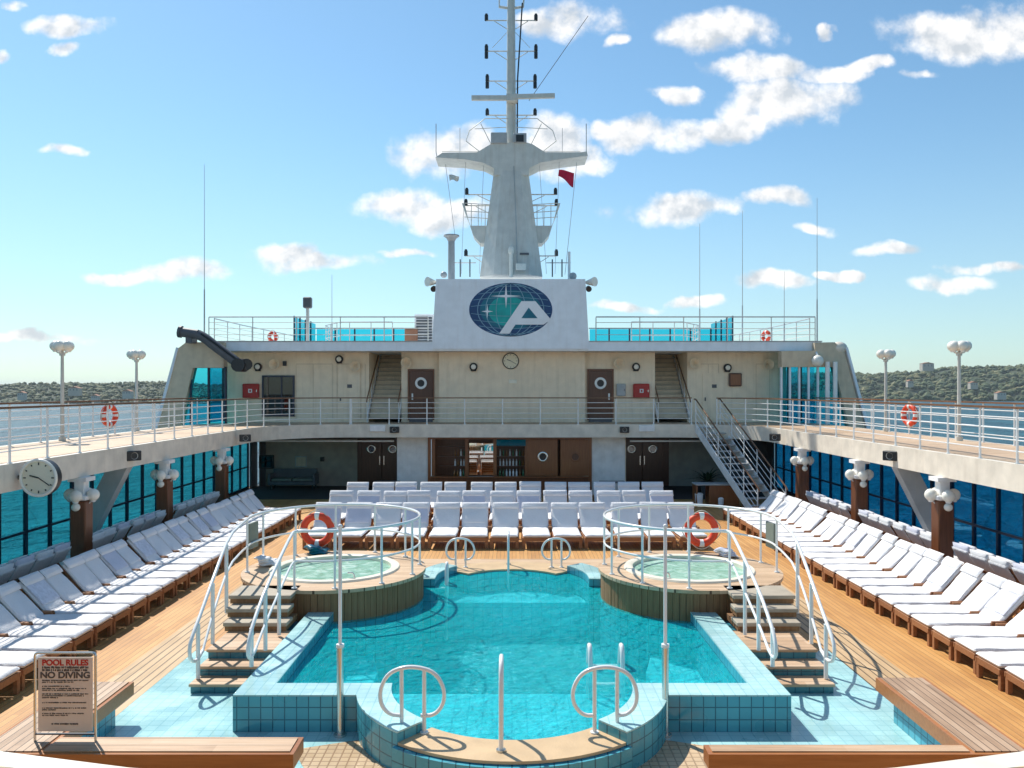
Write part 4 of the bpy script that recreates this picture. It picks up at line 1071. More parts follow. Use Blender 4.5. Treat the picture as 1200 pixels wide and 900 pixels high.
def bulkhead(px, py, label, y=WY):
    p = PX(px, py, y); t = thing('bulkhead_lamp', p, label, 'lamp', 'round bulkhead lamps on the upper wall')
    MB().lathe([(.16, -.01), (.17, -.12), (.13, -.16), (.10, -.16)], p, 18, 'Y').build('housing', 'black_plastic', t)
    MB().sphere((p.x, p.y-.15, p.z), .11, 12, 8, (1, .5, 1)).build('glass', 'globe', t)
    MB().box((p.x, p.y-.06, p.z-.15), (.22, .1, .06)).build('bracket', 'black_plastic', t)
bulkhead(303, 430, 'black bulkhead lamp at the far left above the red box'); bulkhead(398, 421, 'black bulkhead lamp over the white door left of the left stairwell')
bulkhead(555, 430, 'black bulkhead lamp on the fluted bay left of the clock', WY-.36); bulkhead(745, 430, 'black bulkhead lamp above the right red fire box'); bulkhead(852, 431, 'black bulkhead lamp above the brown notice case')
def wall_horn(px, py, label):
    p = PX(px, py, WY); t = thing('wall_speaker', p, label, 'speaker', 'cream horn speakers on the upper wall')
    MB().lathe([(.06, -.01), (.08, -.12), (.22, -.26), (.235, -.25), (.10, -.14)], p, 20, 'Y').build('horn', 'cream_wall', t)
    MB().box((p.x, WY-.05, p.z-.13), (.1, .09, .14)).build('bracket', 'cream_wall', t)
for px, py, lb in ((323, 427, 'above the dark window'), (417, 429, 'left of the left stairwell'), (477, 425, 'beside the left porthole door'), (725, 426, 'above the grey locker'), (813, 426, 'just right of the right stairwell'), (899, 427, 'at the far right end of the wall')):
    wall_horn(px, py, 'cream horn speaker on the upper wall '+lb)
clock((PX(598.5, 423, WY-.36).x, WY-.40, PX(0, 423, WY-.36).z), .34, 'round white clock on the fluted wall under the emblem', .035, 290, 120)
fitting('name_plate', 601, 447, .34, .16, 'rim_cream', 'small tan plate on the wall below the white clock', 'plate', depth=.02, y=WY-.352)
fitting('junction_box', 334, 426, .15, .2, 'black_plastic', 'small black box on the wall right of the left horn speaker', 'box', depth=.1)
for px, lab in ((409, 'left of the left stairwell'), (836, 'right of the right stairwell')):
    x = (px-600)*WY/F; t = thing('white_door', (x, WY, UZ), 'flush cream service door '+lab, 'door', 'flush service doors')
    MB().bb(x-.47, x+.47, WY-.03, WY-.004, UZ+.1, 4.98).build('leaf', 'cream_wall', t)
    MB().bb(x-.38, x-.33, WY-.06, WY-.032, 3.8, 3.95).build('handle', 'dark_grey', t)
    MB().bb(x-.07, x+.13, WY-.036, WY-.031, 4.35, 4.5).build('sign_plate', 'dark_grey', t)

# side pylons with glass
for s in (-1, 1):
    side = 'left' if s < 0 else 'right'
    Yp = 32.7
    q = lambda px, py: ((px-600)*Yp/F*(-s if s > 0 else 1)*(1), EYE-(py-HZ)*Yp/F)
    def Q(px, py):
        x = (px-600)*Yp/F; x = -x if s > 0 else x
        return (x, EYE-(py-HZ)*Yp/F)
    t = thing('side_pylon', (s*13.2, Yp, UZ-.5), 'slanting beige side pylon with blue glass at the %s of the deckhouse' % side, 'pylon', 'slanting pylons beside the deckhouse')
    P = [Q(184, 503), Q(209, 408), Q(218, 401), Q(262, 401), Q(262, 431), Q(226, 431), Q(210, 503)] if s < 0 else [Q(166, 508), Q(186, 503), Q(211, 410), Q(222, 401), Q(245, 401.5), Q(245, 411), Q(284, 411.5), Q(284, 430), Q(222, 430), Q(204, 503), Q(200, 508)]
    MB().prism_y(P, Yp, Yp+.45).build('frame', 'beige_panel', t)
    m = MB()
    P2 = [Q(181, 503), Q(207, 407), Q(209.5, 407.5), Q(184.5, 503)]; m.prism_y(P2, Yp-.06, Yp+.5); m.build('edge_flange', 'bluewhite_paint', t)
    m = MB(); P = [Q(213, 430), Q(264 if s < 0 else 284, 430), Q(264 if s < 0 else 284, 500), Q(196, 500)]
    m.prism_y(P, Yp+.22, Yp+.24); m.build('glass_pane', 'glass_screen', t)
    for px in ((222, 243, 263) if s < 0 else (219, 240, 251, 262, 273, 283)):
        x = Q(px, 0)[0]; MB().bb(x-.035, x+.035, Yp+.10, Yp+.215, UZ, 5.2).build('mullion', 'navy_frame' if s < 0 else 'bluewhite_paint', t)
    if s > 0:
        MB().sphere(PX(983, 408, Yp+.22), .33, 16, 10, (1.0, .9, .8)).build('cap', 'fascia_paint', t)
        for px in (968, 977): x = (px-600)*Yp/F; MB().cyl((x, Yp-.15, UZ+.01), (x, Yp-.15, 5.4), .09).build('pipe', 'white_tube', t)
    # receding glass screen along the ship side behind pylon
    X = s*12.45; g = thing('wind_screen', (X, 37, UZ), 'blue glass wind screen behind the %s pylon' % side, 'wind screen', 'side wind screens')
    for k in range(6):
        MB().bb(X-.006, X+.006, 33.4+k*1.6, 34.92+k*1.6, UZ+.02, 5.4).build('glass_pane', 'glass_screen', g)
        MB().bb(X-.04, X+.04, 34.92+k*1.6, 35.0+k*1.6, UZ+.012, 5.42).build('mullion', 'navy_frame', g)
# davit arm, left
t = thing('davit_arm', PX(225, 400, 32.3), 'thick dark grey boom slanting across the left pylon', 'boom')
a = PX(222, 391, 32.3); b = PX(232, 392, 32.3); c_ = PX(282, 428, 32.3)
MB().tube([b, PX(240, 396, 32.3), PX(250, 404, 32.3), c_], .20, n=14, sub=1).build('boom', 'dark_grey', t)
MB().tube([PX(236, 391, 32.1), PX(252, 402, 32.1), PX(280, 423, 32.1)], .05, n=8).build('hose', 'black_plastic', t)
m = MB(); m.cyl(PX(212, 389, 32.3), PX(232, 392, 32.3), .2); m.cyl(PX(210, 388.5, 32.3), PX(213, 389, 32.3), .25); m.build('joint', 'dark_grey', t)
m = MB(); m.cyl(c_+Vector((0, -.35, 0)), c_+Vector((0, .35, 0)), .27); m.cyl(PX(289, 427, 32.1), PX(289, 427, 32.9), .23); m.build('end_drum', 'black_plastic', t)
MB().bb(PX(222, 0, 32.3).x-.12, PX(222, 0, 32.3).x+.12, 32.2, 32.8, PX(0, 402, 32.3).z, PX(0, 391, 32.3).z).build('pedestal', 'dark_grey', t)
for px, py, lab in ((958, 423, 'white ball lamp under the right end of the roof'),):
    p = PX(px, py, 32.6); t = thing('ball_lamp', p, lab, 'lamp'); MB().sphere(p, .24).build('globe', 'globe', t); MB().cyl((p.x, p.y, p.z+.2), (p.x, p.y+.2, 5.86), .05).build('stem', 'white_tube', t)

# roof top items
for s in (-1, 1):
    side = 'left' if s < 0 else 'right'
    rail([(s*12.45, 33.3), (s*8, 33.3), (s*3.45, 33.3)], 6.265, 1.0, 'roof edge railing %s of the emblem block' % side, 'railings on the roof', spacing=1.75, bars=3, cap='grey_paint', capr=.026, flat=False, pr=.022, mat='mast_paint')
    rail([(s*12.3, 33.5), (s*12.3, 37), (s*11.9, 46)], 6.265, .95, 'roof side railing running back on the %s' % side, 'railings on the roof', spacing=1.5, bars=3, cap='grey_paint', capr=.024, flat=False, pr=.022, mat='mast_paint')
    rail([(s*5.1, 34.6), (s*7.3, 34.6), (s*8.4, 36.5), (s*8.6, 38.5)], 6.265, .9, 'stairwell guard railing on the %s of the roof' % side, 'railings on the roof', spacing=.9, bars=2, cap='grey_paint', capr=.022, flat=False, pr=.02, mat='mast_paint')
    Y = 40.5; x0, x1 = ((370-600)*Y/F, (507-600)*Y/F) if s < 0 else ((690-600)*Y/F, (833-600)*Y/F)
    t = thing('glass_screen', ((x0+x1)/2, Y, RZ1), 'turquoise glass wind screen on the roof %s of the emblem block' % side, 'wind screen', 'roof wind screens')
    n = 6
    for k in range(n):
        xa = x0+(x1-x0)*k/n; xb = x0+(x1-x0)*(k+1)/n
        MB().bb(xa+.04, xb-.04, Y, Y+.012, RZ1+.05, 7.3).build('glass_pane', 'glass_screen', t)
        MB().bb(xb-.035, xb+.035, Y-.02, Y+.05, RZ1+.002, 7.32).build('post', 'navy_frame', t)
    MB().bb(x0, x1, Y-.03, Y+.06, 7.322, 7.36).build('top_bar', 'navy_frame', t)
    xe = x0 if s < 0 else x1
    for k in range(4):   # side returns towards the viewer
        MB().bb(xe-.006, xe+.006, Y-1.0*(k+1)+.05, Y-1.0*k-.05, RZ1+.05, 7.55).build('glass_pane', 'glass_screen', t)
        MB().bb(xe-.03, xe+.03, Y-1.0*(k+1)-.03, Y-1.0*(k+1)+.04, RZ1+.002, 7.6).build('post', 'navy_frame', t)
lifebuoy(tuple(PX(319.5, 395, 34.2)), 'small red life ring on the left part of the roof', r=.17, rot=R(55))
lifebuoy(tuple(PX(898, 394, 34.2)), 'small red life ring on the right part of the roof', r=.17, rot=R(-55))
# AC unit
p = PX(498, 380, 35.5); t = thing('vent_unit', (p.x, 35.5, RZ1), 'white louvred vent unit on the roof left of the emblem block', 'vent unit')
MB().bb(p.x-.42, p.x+.42, 35.2, 36, RZ1, 7.55, bev=.02).build('case', 'white_paint', t)
m = MB()
for k in range(9): m.bb(p.x-.34, p.x+.34, 35.17, 35.195, 6.35+k*.125, 6.43+k*.125)
m.build('louvres', 'dark_grey', t)
p = PX(483, 393, 35.5); t = thing('storage_box', (p.x, 35.3, RZ1), 'orange brown box beside the vent unit on the roof', 'box'); MB().bb(p.x-.28, p.x+.28, 35.1, 35.5, RZ1, 6.9, bev=.02).build('body', 'roof_tile', t); MB().bb(p.x-.3, p.x+.3, 35.08, 35.52, 6.905, 6.95).build('lid', 'tread_beige', t)
# floodlight on pole
p = PX(360.5, 357, 34); t = thing('pole_light', (p.x, 34, RZ1), 'grey box light on a pole on the left roof', 'light')
MB().cyl((p.x, 34, RZ1), (p.x, 34, p.z), .07).build('pole', 'mast_paint', t); m = MB(); m.box((p.x, 34, p.z+.08), (.34, .3, .46), bev=.04); m.build('head', 'dark_grey', t)
# whip aerials
for px, y0, y1, Y, lab in ((239.5, 193, 388, 33.6, 'tall whip aerial at the left end of the roof'), (389, 322, 380, 35, 'short thin aerial on the left roof by the screen'), (820, 262, 385, 36, 'thin whip aerial nearest the emblem block on the right roof'), (870, 247, 385, 36, 'tall whip aerial in the middle of the right roof'), (919, 318, 380, 35, 'short aerial between the two tall ones on the right roof'), (957.5, 232, 388, 33.7, 'tall whip aerial at the right end of the roof')):
    a = PX(px, y1, Y); b = PX(px, y0, Y); a.z = 6.22; t = thing('aerial', a, lab, 'aerial', 'whip aerials on the roof')
    h = b.z-a.z; MB().cyl(a, (a.x, a.y, a.z+h*.3), .035, .028, n=8).build('base_tube', 'grey_paint', t); MB().cyl((a.x, a.y, a.z+h*.3), b, .016, .008, n=6).build('whip', 'grey_paint', t)

# ---- mast
MY = 37.0
mast = thing('radar_mast', PX(599, 327, MY), 'tall grey ship mast with flared platform, radar bars and signal lamps', 'mast')
def K(px, py, dy=0): p = PX(px, py, MY); p.y += dy; return p
def tapered(p4t, p4b, d0, d1, name, mat='mast_paint'):
    (tx0, tx1, ty), (bx0, bx1, by) = p4t, p4b
    vs = []
    for (x0, x1, y, d) in ((bx0, bx1, by, d1), (tx0, tx1, ty, d0)):
        c = (x0+x1)/2; w = (x1-x0)/2
        for k in ((-1, -.55), (-.55, -1), (.55, -1), (1, -.55), (1, .55), (.55, 1), (-.55, 1), (-1, .55)):
            p = PX(c+k[0]*w, y, MY); vs.append((p.x, MY+k[1]*d, p.z))
    m = MB(); m.add(vs, [(i, (i+1) % 8, 8+(i+1) % 8, 8+i) for i in range(8)]+[tuple(range(8)), tuple(range(8, 16))]); m.build(name, mat, mast)
tapered((580, 618, 196), (563, 635, 327), .7, 1.4, 'tower')
# flare: polygon head
fl = [(512, 190), (520, 184.5), (560, 184), (575, 175), (580, 173), (618, 173), (624, 175), (638, 184), (680, 184), (686, 183), (687, 188), (655, 192), (632, 196), (620, 202), (618, 210), (580, 210), (579, 202), (567, 196), (545, 192)]
P = [(PX(x, y, MY).x, PX(x, y, MY).z) for x, y in fl]; MB().prism_y(P, MY-.75, MY+.75).build('platform', 'mast_paint', mast)
for s in (-1, 1):
    F2 = lambda x: 599+s*x
    P = [(25, 268), (50, 262), (56, 245), (53, 243), (46, 259), (27, 267)]
    P = [(22, 267), (47, 267), (53, 252), (57, 241), (54, 241), (49, 262), (44, 278), (36, 287), (30, 287), (22, 286)]
    PP = [(PX(F2(x), y, MY).x, PX(F2(x), y, MY).z) for x, y in P]; MB().prism_y(PP, MY-.5, MY+.5).build('lower_platform', 'mast_paint', mast)
    for y in (243, 252, 259): MB().tube([K(F2(22), y, -.5), K(F2(54), y-2, -.5)], .018, n=6).build('rail_bar', 'mast_paint', mast)
    for x in (30, 38, 46): MB().tube([K(F2(x), 267, -.5), K(F2(x), 242, -.5)], .018, n=6).build('rail_post', 'mast_paint', mast)
    # upper guard hoops
    MB().tube([K(F2(34), 184, -.6), K(F2(52), 170, -.6), K(F2(48), 158, -.6), K(F2(30), 144, -.6), K(F2(3), 144, -.6)], .02, n=6).build('hoop', 'mast_paint', mast)
    MB().tube([K(F2(22), 176, -.6), K(F2(35), 150, -.6)], .018, n=6).build('hoop', 'mast_paint', mast)
    MB().tube([K(F2(5), 154, -.6), K(F2(42), 156, -.6)], .016, n=6).build('hoop', 'mast_paint', mast)
    MB().tube([K(F2(86), 188), K(F2(88), 178), K(F2(88), 145)], .02, n=6).build('whip', 'grey_paint', mast)
    MB().tube([K(F2(34), 182, -.6), K(F2(80), 182, -.6)], .014, n=6).build('rail_bar', 'mast_paint', mast)
    MB().tube([K(F2(60), 185), K(F2(60), 150)], .012, n=6).build('whip', 'grey_paint', mast)
    # signal lamp brackets
    for (yb, xs, xe, double, ins) in ((24, 5, 29, 0, 5), (60, 5, 29, 1, 5), (95, 5, 28, 1, 5), (135, 5, 28, 0, 5), (228, 20, 52, 0, 18), (241, 24, 53, 0, 20), (300, 30, 53, 0, 26)):
        g = MB(); g.tube([K(F2(xs), yb), K(F2(xe), yb)], .028, n=6); g.tube([K(F2(xs), yb+10), K(F2(xs+(xe-xs)*.6), yb+1)], .018, n=6)
        if yb < 40: g.tube([K(F2(5), yb+14), K(F2(22), yb+32)], .012, n=5)
        o = g.build('lamp_bracket', 'mast_paint', mast)
        h = MB(); p = K(F2(xe), yb); h.cyl(p, p+Vector((0, 0, .24)), .085, n=10); h.cyl(p+Vector((0, 0, .24)), p+Vector((0, 0, .3)), .06, n=10)
        if double: h.cyl(p-Vector((0, 0, .04)), p-Vector((0, 0, .32)), .085, n=10)
        h.build('signal_lamp', 'black_plastic', o)
MB().cyl(K(599, 175), K(599, -12), .235, .17, n=14).build('pole', 'mast_paint', mast)
MB().tube([K(606, 160, -.25), K(606.5, 95, -.25), K(610, 40, -.25), K(612, 6, -.2)], .035, n=6).build('cable', 'black_plastic', mast)
m = MB(); m.box(K(585, 168, -.6), (.72, .5, .48), bev=.02); m.box(K(609, 168, -.6), (.6, .5, .42), bev=.02); m.build('equipment_box', 'grey_paint', mast)
MB().box(K(609, 169, -.87), (.34, .05, .3)).build('equipment_door', 'black_plastic', mast)
m = MB(); m.box(K(577, 119.5, -.5), (1.85, .16, .2), rot=(0, R(0), 0)); m.box(K(625, 118, -.55), (1.9, .16, .19), rot=(0, R(-1.5), 0)); m.box(K(600, 119, -.35), (.5, .5, .3)); m.build('radar_bar', 'mast_paint', mast)
m = MB(); m.tube([K(585, 8), K(599, 10), K(613, 8)], .06, n=6)
m.tube([K(585, 9), K(585, -4)], .03, n=6); m.tube([K(613, 9), K(614, -4)], .04, n=6); m.build('crosstree', 'mast_paint', mast)
m = MB(); m.tube([K(599, 300, -1.45), K(599, 330, -1.5)], .09, n=8); m.sphere(K(599, 300, -1.45), .14, 10, 8, (1, 1, 1.6)); m.build('floodlight', 'globe', mast)
m = MB(); m.box(K(610, 319, -1.6), (.45, .2, .3), bev=.03); m.build('floodlight', 'globe', mast)
m = MB(); m.box(K(614, 303, -1.28), (.4, .1, .08)); m.build('name_plate', 'dark_grey', mast)
MB().tube([K(602, 200, -.76), K(604, 250, -1.1), K(606, 320, -1.42)], .02, n=5).build('cable', 'grey_paint', mast)
for s in (-1, 1):
    MB().tube([K(599+s*40, 312, -1), K(599+s*68, 312, -1)], .022, n=6).build('rail_bar', 'mast_paint', mast)
    for x in (47, 58, 67): MB().tube([K(599+s*x, 328, -1), K(599+s*x, 308, -1)], .03, n=6).build('rail_post', 'dark_grey', mast)
# vent pipe left of mast, on the block
p = PX(529, 327, 34.2); t = thing('exhaust_pipe', p, 'grey pipe with flat cap on top of the emblem block', 'pipe')
q = PX(529, 277, 34.2); MB().cyl((p.x, p.y, p.z-.1), (p.x, p.y, q.z), .15, .14).build('pipe', 'grey_paint', t); MB().lathe([(.12, -.25), (.22, -.08), (.34, 0), (.33, .05), (.05, .09)], q, 16).build('cap', 'grey_paint', t)
p = PX(520, 322, 33.8); MB().sphere((p.x, p.y, p.z), .14).build('ball', 'grey_paint', t)
p = PX(667, 327, 34.2); t = thing('short_pipe', p, 'thin white pipe on the right end of the emblem block', 'pipe'); MB().cyl((p.x, p.y, p.z-.1), (p.x, p.y, p.z+1.15), .06).build('pipe', 'white_tube', t); MB().sphere((p.x+.16, p.y, p.z+.12), .16).build('ball', 'grey_paint', t)
# halyards and flags
def flag(pts_px, Y, mat, label, hal):
    a = PX(*hal[0], Y); b = PX(*hal[1], Y)
    t = thing('flag', a, label, 'flag', 'flags on the mast halyards')
    nx, nz = 10, 6; vs = []; fs = []
    (x0, y0), (x1, y1), (x2, y2), (x3, y3) = pts_px
    for j in range(nz+1):
        for i in range(nx+1):
            u, v = i/nx, j/nz
            px = (x0*(1-u)+x1*u)*(1-v)+(x3*(1-u)+x2*u)*v; py = (y0*(1-u)+y1*u)*(1-v)+(y3*(1-u)+y2*u)*v
            p = PX(px, py, Y); p.y += .13*math.sin(u*7+v*1.5)*u; p.z += .04*math.sin(u*6); vs.append(p)
    for j in range(nz):
        for i in range(nx): k = j*(nx+1)+i; fs.append((k, k+1, k+nx+2, k+nx+1))
    m = MB(); m.add(vs, fs, True); o = m.build('cloth', mat, t)
    MB().tube([a, b], .012, n=5).build('halyard', 'grey_paint', t)
flag([(655, 199), (673, 202), (672, 219), (654, 206)], 36.6, 'flag_red', 'small red flag flying under the right arm of the mast', ((676, 190), (662, 322)))
flag([(526, 205), (538, 206), (537, 211), (527, 212)], 36.6, 'flag_white', 'small pale flag flying under the left arm of the mast', ((522, 192), (533, 275)))
for a, b in (((546, 192), (541, 322)), ((655, 192), (650, 322)), ((567, 196), (562, 322)), ((632, 196), (640, 322))):
    MB().tube([K(*a, -.3), K(*b, -.3)], .010, n=5).build('stay_wire', 'grey_paint', mast)
MB().tube([K(620, 118), K(694, -5, 2)], .014, n=5).build('stay_wire', 'dark_matte', mast)

# ------------------------------------------------------------------ lower level far wall
LW = 33.0; RW = 35.9
for x0, x1 in ((-4.68, -3.42), (3.24, 4.6)):
    MB().bb(x0, x1, LW, LW+.3, .006, 2.36).build('pier', 'white_paint', ss)
bar = thing('deck_bar', (0, LW, 0), 'reddish wooden bar front with glazed shelves and porthole panels below the far deck', 'bar')
m = MB(); m.bb(-3.42, 3.24, LW-.08, LW+.04, 2.26, 2.37); m.bb(-3.42, -3.3, LW-.08, LW+.04, .006, 2.26); m.bb(3.1, 3.24, LW-.08, LW+.04, .006, 2.26); m.build('surround', 'bar_wood', bar)
MB().bb(-3.3, 3.1, LW-.12, LW+.02, .006, .72).build('counter_front', 'column_wood', bar)
MB().bb(-3.3, 3.1, LW-.3, LW+.02, .725, .77).build('counter_top', 'bar_wood', bar)
MB().bb(-3.3, 3.1, LW+1.5, LW+1.55, .006, 2.36).build('back_panel', 'column_wood', bar)
# openings: posts
for px in (508, 547, 580, 617):
    x = (px-600)*LW/F; MB().bb(x-.07, x+.07, LW-.05, LW+.02, .775, 2.255).build('mullion', 'bar_wood', bar)
x0, x1 = (550-600)*LW/F, (578-600)*LW/F
MB().bb(x0, x1, LW+.03, LW+.05, .8, 2.1).build('mirror_pane', 'glass_mirror', bar)
x0, x1 = (582-600)*LW/F, (616-600)*LW/F
MB().bb(x0, x1, LW-.14, LW-.06, 2.0, 2.25).build('menu_board', 'glass_screen', bar)
MB().bb(x0, x1, LW-.055, LW-.05, 2.0, 2.25).build('menu_back', 'teal_ink', bar)
for a, b in ((618, 654), (656, 692)):
    x0, x1 = (a-600)*LW/F, (b-600)*LW/F; xc = (x0+x1)/2
    pn = MB().bb(x0+.02, x1-.02, LW-.06, LW, .775, 2.255, bev=.01).build('shutter_panel', 'bar_wood', bar)
    MB().lathe([(.14, -.07), (.2, -.07), (.21, -.09), (.17, -.105), (.14, -.095)], (xc, LW, 1.55), 22, 'Y').build('porthole_ring', 'steel' if a < 640 else 'bar_wood', pn)
    MB().lathe([(.001, -.066), (.15, -.066)], (xc, LW, 1.55), 18, 'Y').build('porthole_glass', 'black_plastic' if a < 640 else 'door_wood', pn)
for z in (1.15, 1.55, 1.95):
    for a, b in ((512, 545), (582, 616)):
        MB().bb((a-600)*LW/F, (b-600)*LW/F, LW+.22, LW+.45, z-.025, z).build('shelf', 'door_wood', bar)
rb = random.Random(3); bcols = ['bottle_green', 'bottle_amber', 'bottle_clear', 'buoy_white']
cnt = 0
bp = {}
for ci, (a, b, where) in enumerate(((531, 545, 'left'), (584, 615, 'middle'))):
    for zi, z in enumerate((.77, 1.15, 1.55)):
        nn = 4 if ci == 0 else 8
        for k in range(nn):
            x = ((a+(b-a)*(k+.5)/nn)-600)*LW/F; mt = rb.choice(bcols)
            cn = {'bottle_green': 'green', 'bottle_amber': 'amber', 'bottle_clear': 'clear', 'buoy_white': 'white'}[mt]
            lvl = ['counter', 'lower shelf', 'upper shelf'][zi]
            lab = '%s bottle on the %s of the bar\'s %s opening' % (cn, lvl, where)
            c = (x, LW+.33 if zi else LW-.05, z+.001); h = rb.uniform(.26, .32)
            if mt not in bp:
                bp[mt] = MB().lathe([(.032, 0), (.035, .01), (.035, .17), (.013, .22), (.013, .28), (.001, .285)], c, 10).build('bottle', mt); o = bp[mt]
            else: o = bp[mt].copy(); COL.objects.link(o); o.location = c
            tag(o, lab, 'bottle', 'bottles in the bar')
# recess walls
for x0, x1 in ((-11.2, -4.7), (4.7, 11.2)):
    tag(MB().bb(x0, x1, 32.55, RW, 2.30, 2.372).build('ceiling', 'dark_matte'), kind='structure')  # dark panel added under the slab to deepen the recess shade
    tag(MB().bb(x0, x1, 31.6, RW, .004, .012).build('recess_shade_sheet', 'dark_matte'), kind='structure')  # dark sheet added on the floor to stand in for recess shade
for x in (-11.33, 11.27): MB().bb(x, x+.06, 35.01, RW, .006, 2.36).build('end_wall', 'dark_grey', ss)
for x0, x1, mt in ((-11.2, -10.9, 'dark_grey'), (-10.9, -6.85, 'recess_wall_shaded'), (-6.85, -4.68, 'door_wood'), (4.6, 6.95, 'door_wood'), (6.95, 9.5, 'recess_wall_shaded'), (9.5, 11.3, 'dark_grey')):
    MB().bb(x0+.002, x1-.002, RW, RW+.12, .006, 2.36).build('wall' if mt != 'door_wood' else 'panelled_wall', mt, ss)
for x in (-4.69, 4.61):
    MB().bb(x-.01, x+.07, LW+.31, RW-.005, .006, 2.36).build('return_wall', 'cream_wall', ss)
for s in (-1, 1):   # ceiling service pipes under slab
    x0, x1 = (-11, -4.8) if s < 0 else (4.8, 9)
    t = tag(MB().bb(x0, x1, 32.9, 33.0, 2.16, 2.22).build('light_strip', 'white_paint'), 'thin white strip light under the far deck on the %s' % ('left' if s < 0 else 'right'), 'strip light', 'strip lights under the deck')
for cx_, lab in ((-5.75, 'left'), (5.75, 'right')):
    t = thing('double_door', (cx_, RW, 0), 'dark double door with round portholes in the %s recess' % lab, 'door', 'double doors on the pool deck')
    for d in (-.47, .47):
        lf = MB().bb(cx_+d-.45, cx_+d+.45, RW-.06, RW-.005, .02, 2.12, bev=.01).build('leaf', 'door_wood', t)
        MB().lathe([(.13, -.07), (.19, -.07), (.2, -.09), (.16, -.105), (.13, -.095)], (cx_+d, RW, 1.65), 22, 'Y').build('porthole_ring', 'steel', lf)
        MB().lathe([(.001, -.068), (.14, -.068)], (cx_+d, RW, 1.65), 18, 'Y').build('porthole_glass', 'glass_dark', lf)
        MB().bb(cx_+d*.2-.02, cx_+d*.2+.02, RW-.11, RW-.065, .95, 1.35).build('handle', 'steel', lf)
# sofa left
def sofa(x, y, label):
    t = thing('sofa', (x, y, 0), label, 'sofa')
    m = MB(); m.bb(x-.95, x+.95, y-.35, y+.38, .2, .36, bev=.02); m.bb(x-.95, x+.95, y+.26, y+.36, .36, .85, bev=.02); m.build('frame', 'dark_grey', t)
    for s in (-1, 1): MB().bb(x+s*.95-.05, x+s*.95+.05, y-.36, y+.36, .2, .68, bev=.02).build('armrest', 'dark_grey', t)
    for s in (-1, 1):
        for yy in (-.3, .3): MB().bb(x+s*.88-.03, x+s*.88+.03, y+yy-.03, y+yy+.03, .006, .2).build('leg', 'black_plastic', t)
    for s in (-1, 1): MB().bb(x+s*.45-.42, x+s*.45+.42, y-.32, y+.24, .365, .48, bev=.03).build('cushion', 'green_grey', t)
sofa(-9.4, 34.9, 'dark low sofa against the white wall of the left recess')
p = PX(313, 541, RW); t = thing('wall_screen', p, 'black square screen on the white wall above the sofa', 'screen'); MB().box((p.x, RW-.08, p.z), (.66, .12, .6), bev=.02).build('case', 'black_plastic', t); MB().box((p.x, RW-.145, p.z), (.54, .006, .46)).build('panel', 'glass_dark', t)
p = PX(353, 541, RW); t = thing('picture', p, 'grey framed notice on the white wall of the left recess', 'picture'); MB().box((p.x, RW-.03, p.z), (.52, .04, .5), bev=.01).build('frame', 'grey_paint', t); MB().box((p.x, RW-.053, p.z), (.42, .004, .4)).build('sheet', 'beige_panel', t)
p = PX(378, 538, RW); tag(MB().box((p.x, RW-.05, p.z), (.18, .08, .2), bev=.02).build('switch_box', 'black_plastic'), 'small black box on the white wall beside the left double door', 'box')
# planter right
x, y = 8.0, 33.2; t = thing('potted_plant', (x, y, 0), 'dark potted palm in the shaded right recess', 'plant')
MB().lathe([(.22, .006), (.30, .5), (.32, .52), (.27, .52), (.26, .45)], (x, y, 0), 20).build('pot', 'dark_grey', t)
m = MB(); rp = random.Random(8)
for k in range(46):
    a = rp.uniform(0, 2*PI); el = rp.uniform(.35, 1.35); L = rp.uniform(.6, 1.15); pts = []
    for q in range(5):
        f = q/4; pts.append(Vector((x+math.cos(a)*math.cos(el)*L*f*(1+.3*f), y+math.sin(a)*math.cos(el)*L*f, .5+math.sin(el)*L*f-.35*f*f*L)))
    sd = Vector((-math.sin(a), math.cos(a), 0)); vs = []
    for q, pp in enumerate(pts): w = .05*math.sin(PI*(q+.35)/4.6); vs += [pp+sd*w, pp-sd*w]
    m.add(vs, [(2*q, 2*q+1, 2*q+3, 2*q+2) for q in range(4)])
m.build('leaves', 'leaf', t)
# towel cabinet under the stair
x = 7.2; y = 29.6; t = thing('towel_cabinet', (x+.35, y, 0), 'low wooden cabinet with a grey top below the right stairway', 'cabinet')
MB().bb(x, x+1.1, y, y+.6, .006, .78, bev=.01).build('body', 'bar_wood', t); MB().bb(x-.5, x+1.15, y-.05, y+.65, .785, .83, bev=.008).build('top', 'grey_paint', t); MB().bb(x-.48, x-.42, y, y+.6, .006, .784).build('side_panel', 'bar_wood', t)
for bx, bw, bh, lb in ((6.85, .3, .46, 'taller white bin under the overhanging cabinet top'), (7.55, .2, .34, 'shorter white bin in front of the wooden cabinet')):
    yy = y+.1 if bx < 7 else y-.3; t = thing('bin', (bx, yy, 0), lb, 'bin', 'white bins by the cabinet')
    MB().lathe([(bw*.42, .006), (bw*.5, bh*.96)], (bx, yy, 0), 18).build('body', 'bluewhite_paint', t); MB().lathe([(bw*.53, bh*.965), (bw*.53, bh), (bw*.3, bh+.04), (.005, bh+.045)], (bx, yy, 0), 18).build('lid', 'white_paint', t)
# bar stools (dark) behind the lounger rows at piers
for x, lb in ((-5.0, 'left'), (4.0, 'right')):
    y = 32.3; t = thing('side_table', (x, y, 0), 'small dark table in front of the white pier on the %s' % lb, 'table', 'dark tables by the bar')
    MB().box((x, y, .60), (1.0, .5, .05), bev=.01).build('tabletop', 'dark_grey', t)
    for sx in (-1, 1):
        for sy in (-1, 1): MB().cyl((x+sx*.44, y+sy*.2, .006), (x+sx*.44, y+sy*.2, .575), .02, n=8).build('leg', 'dark_grey', t)

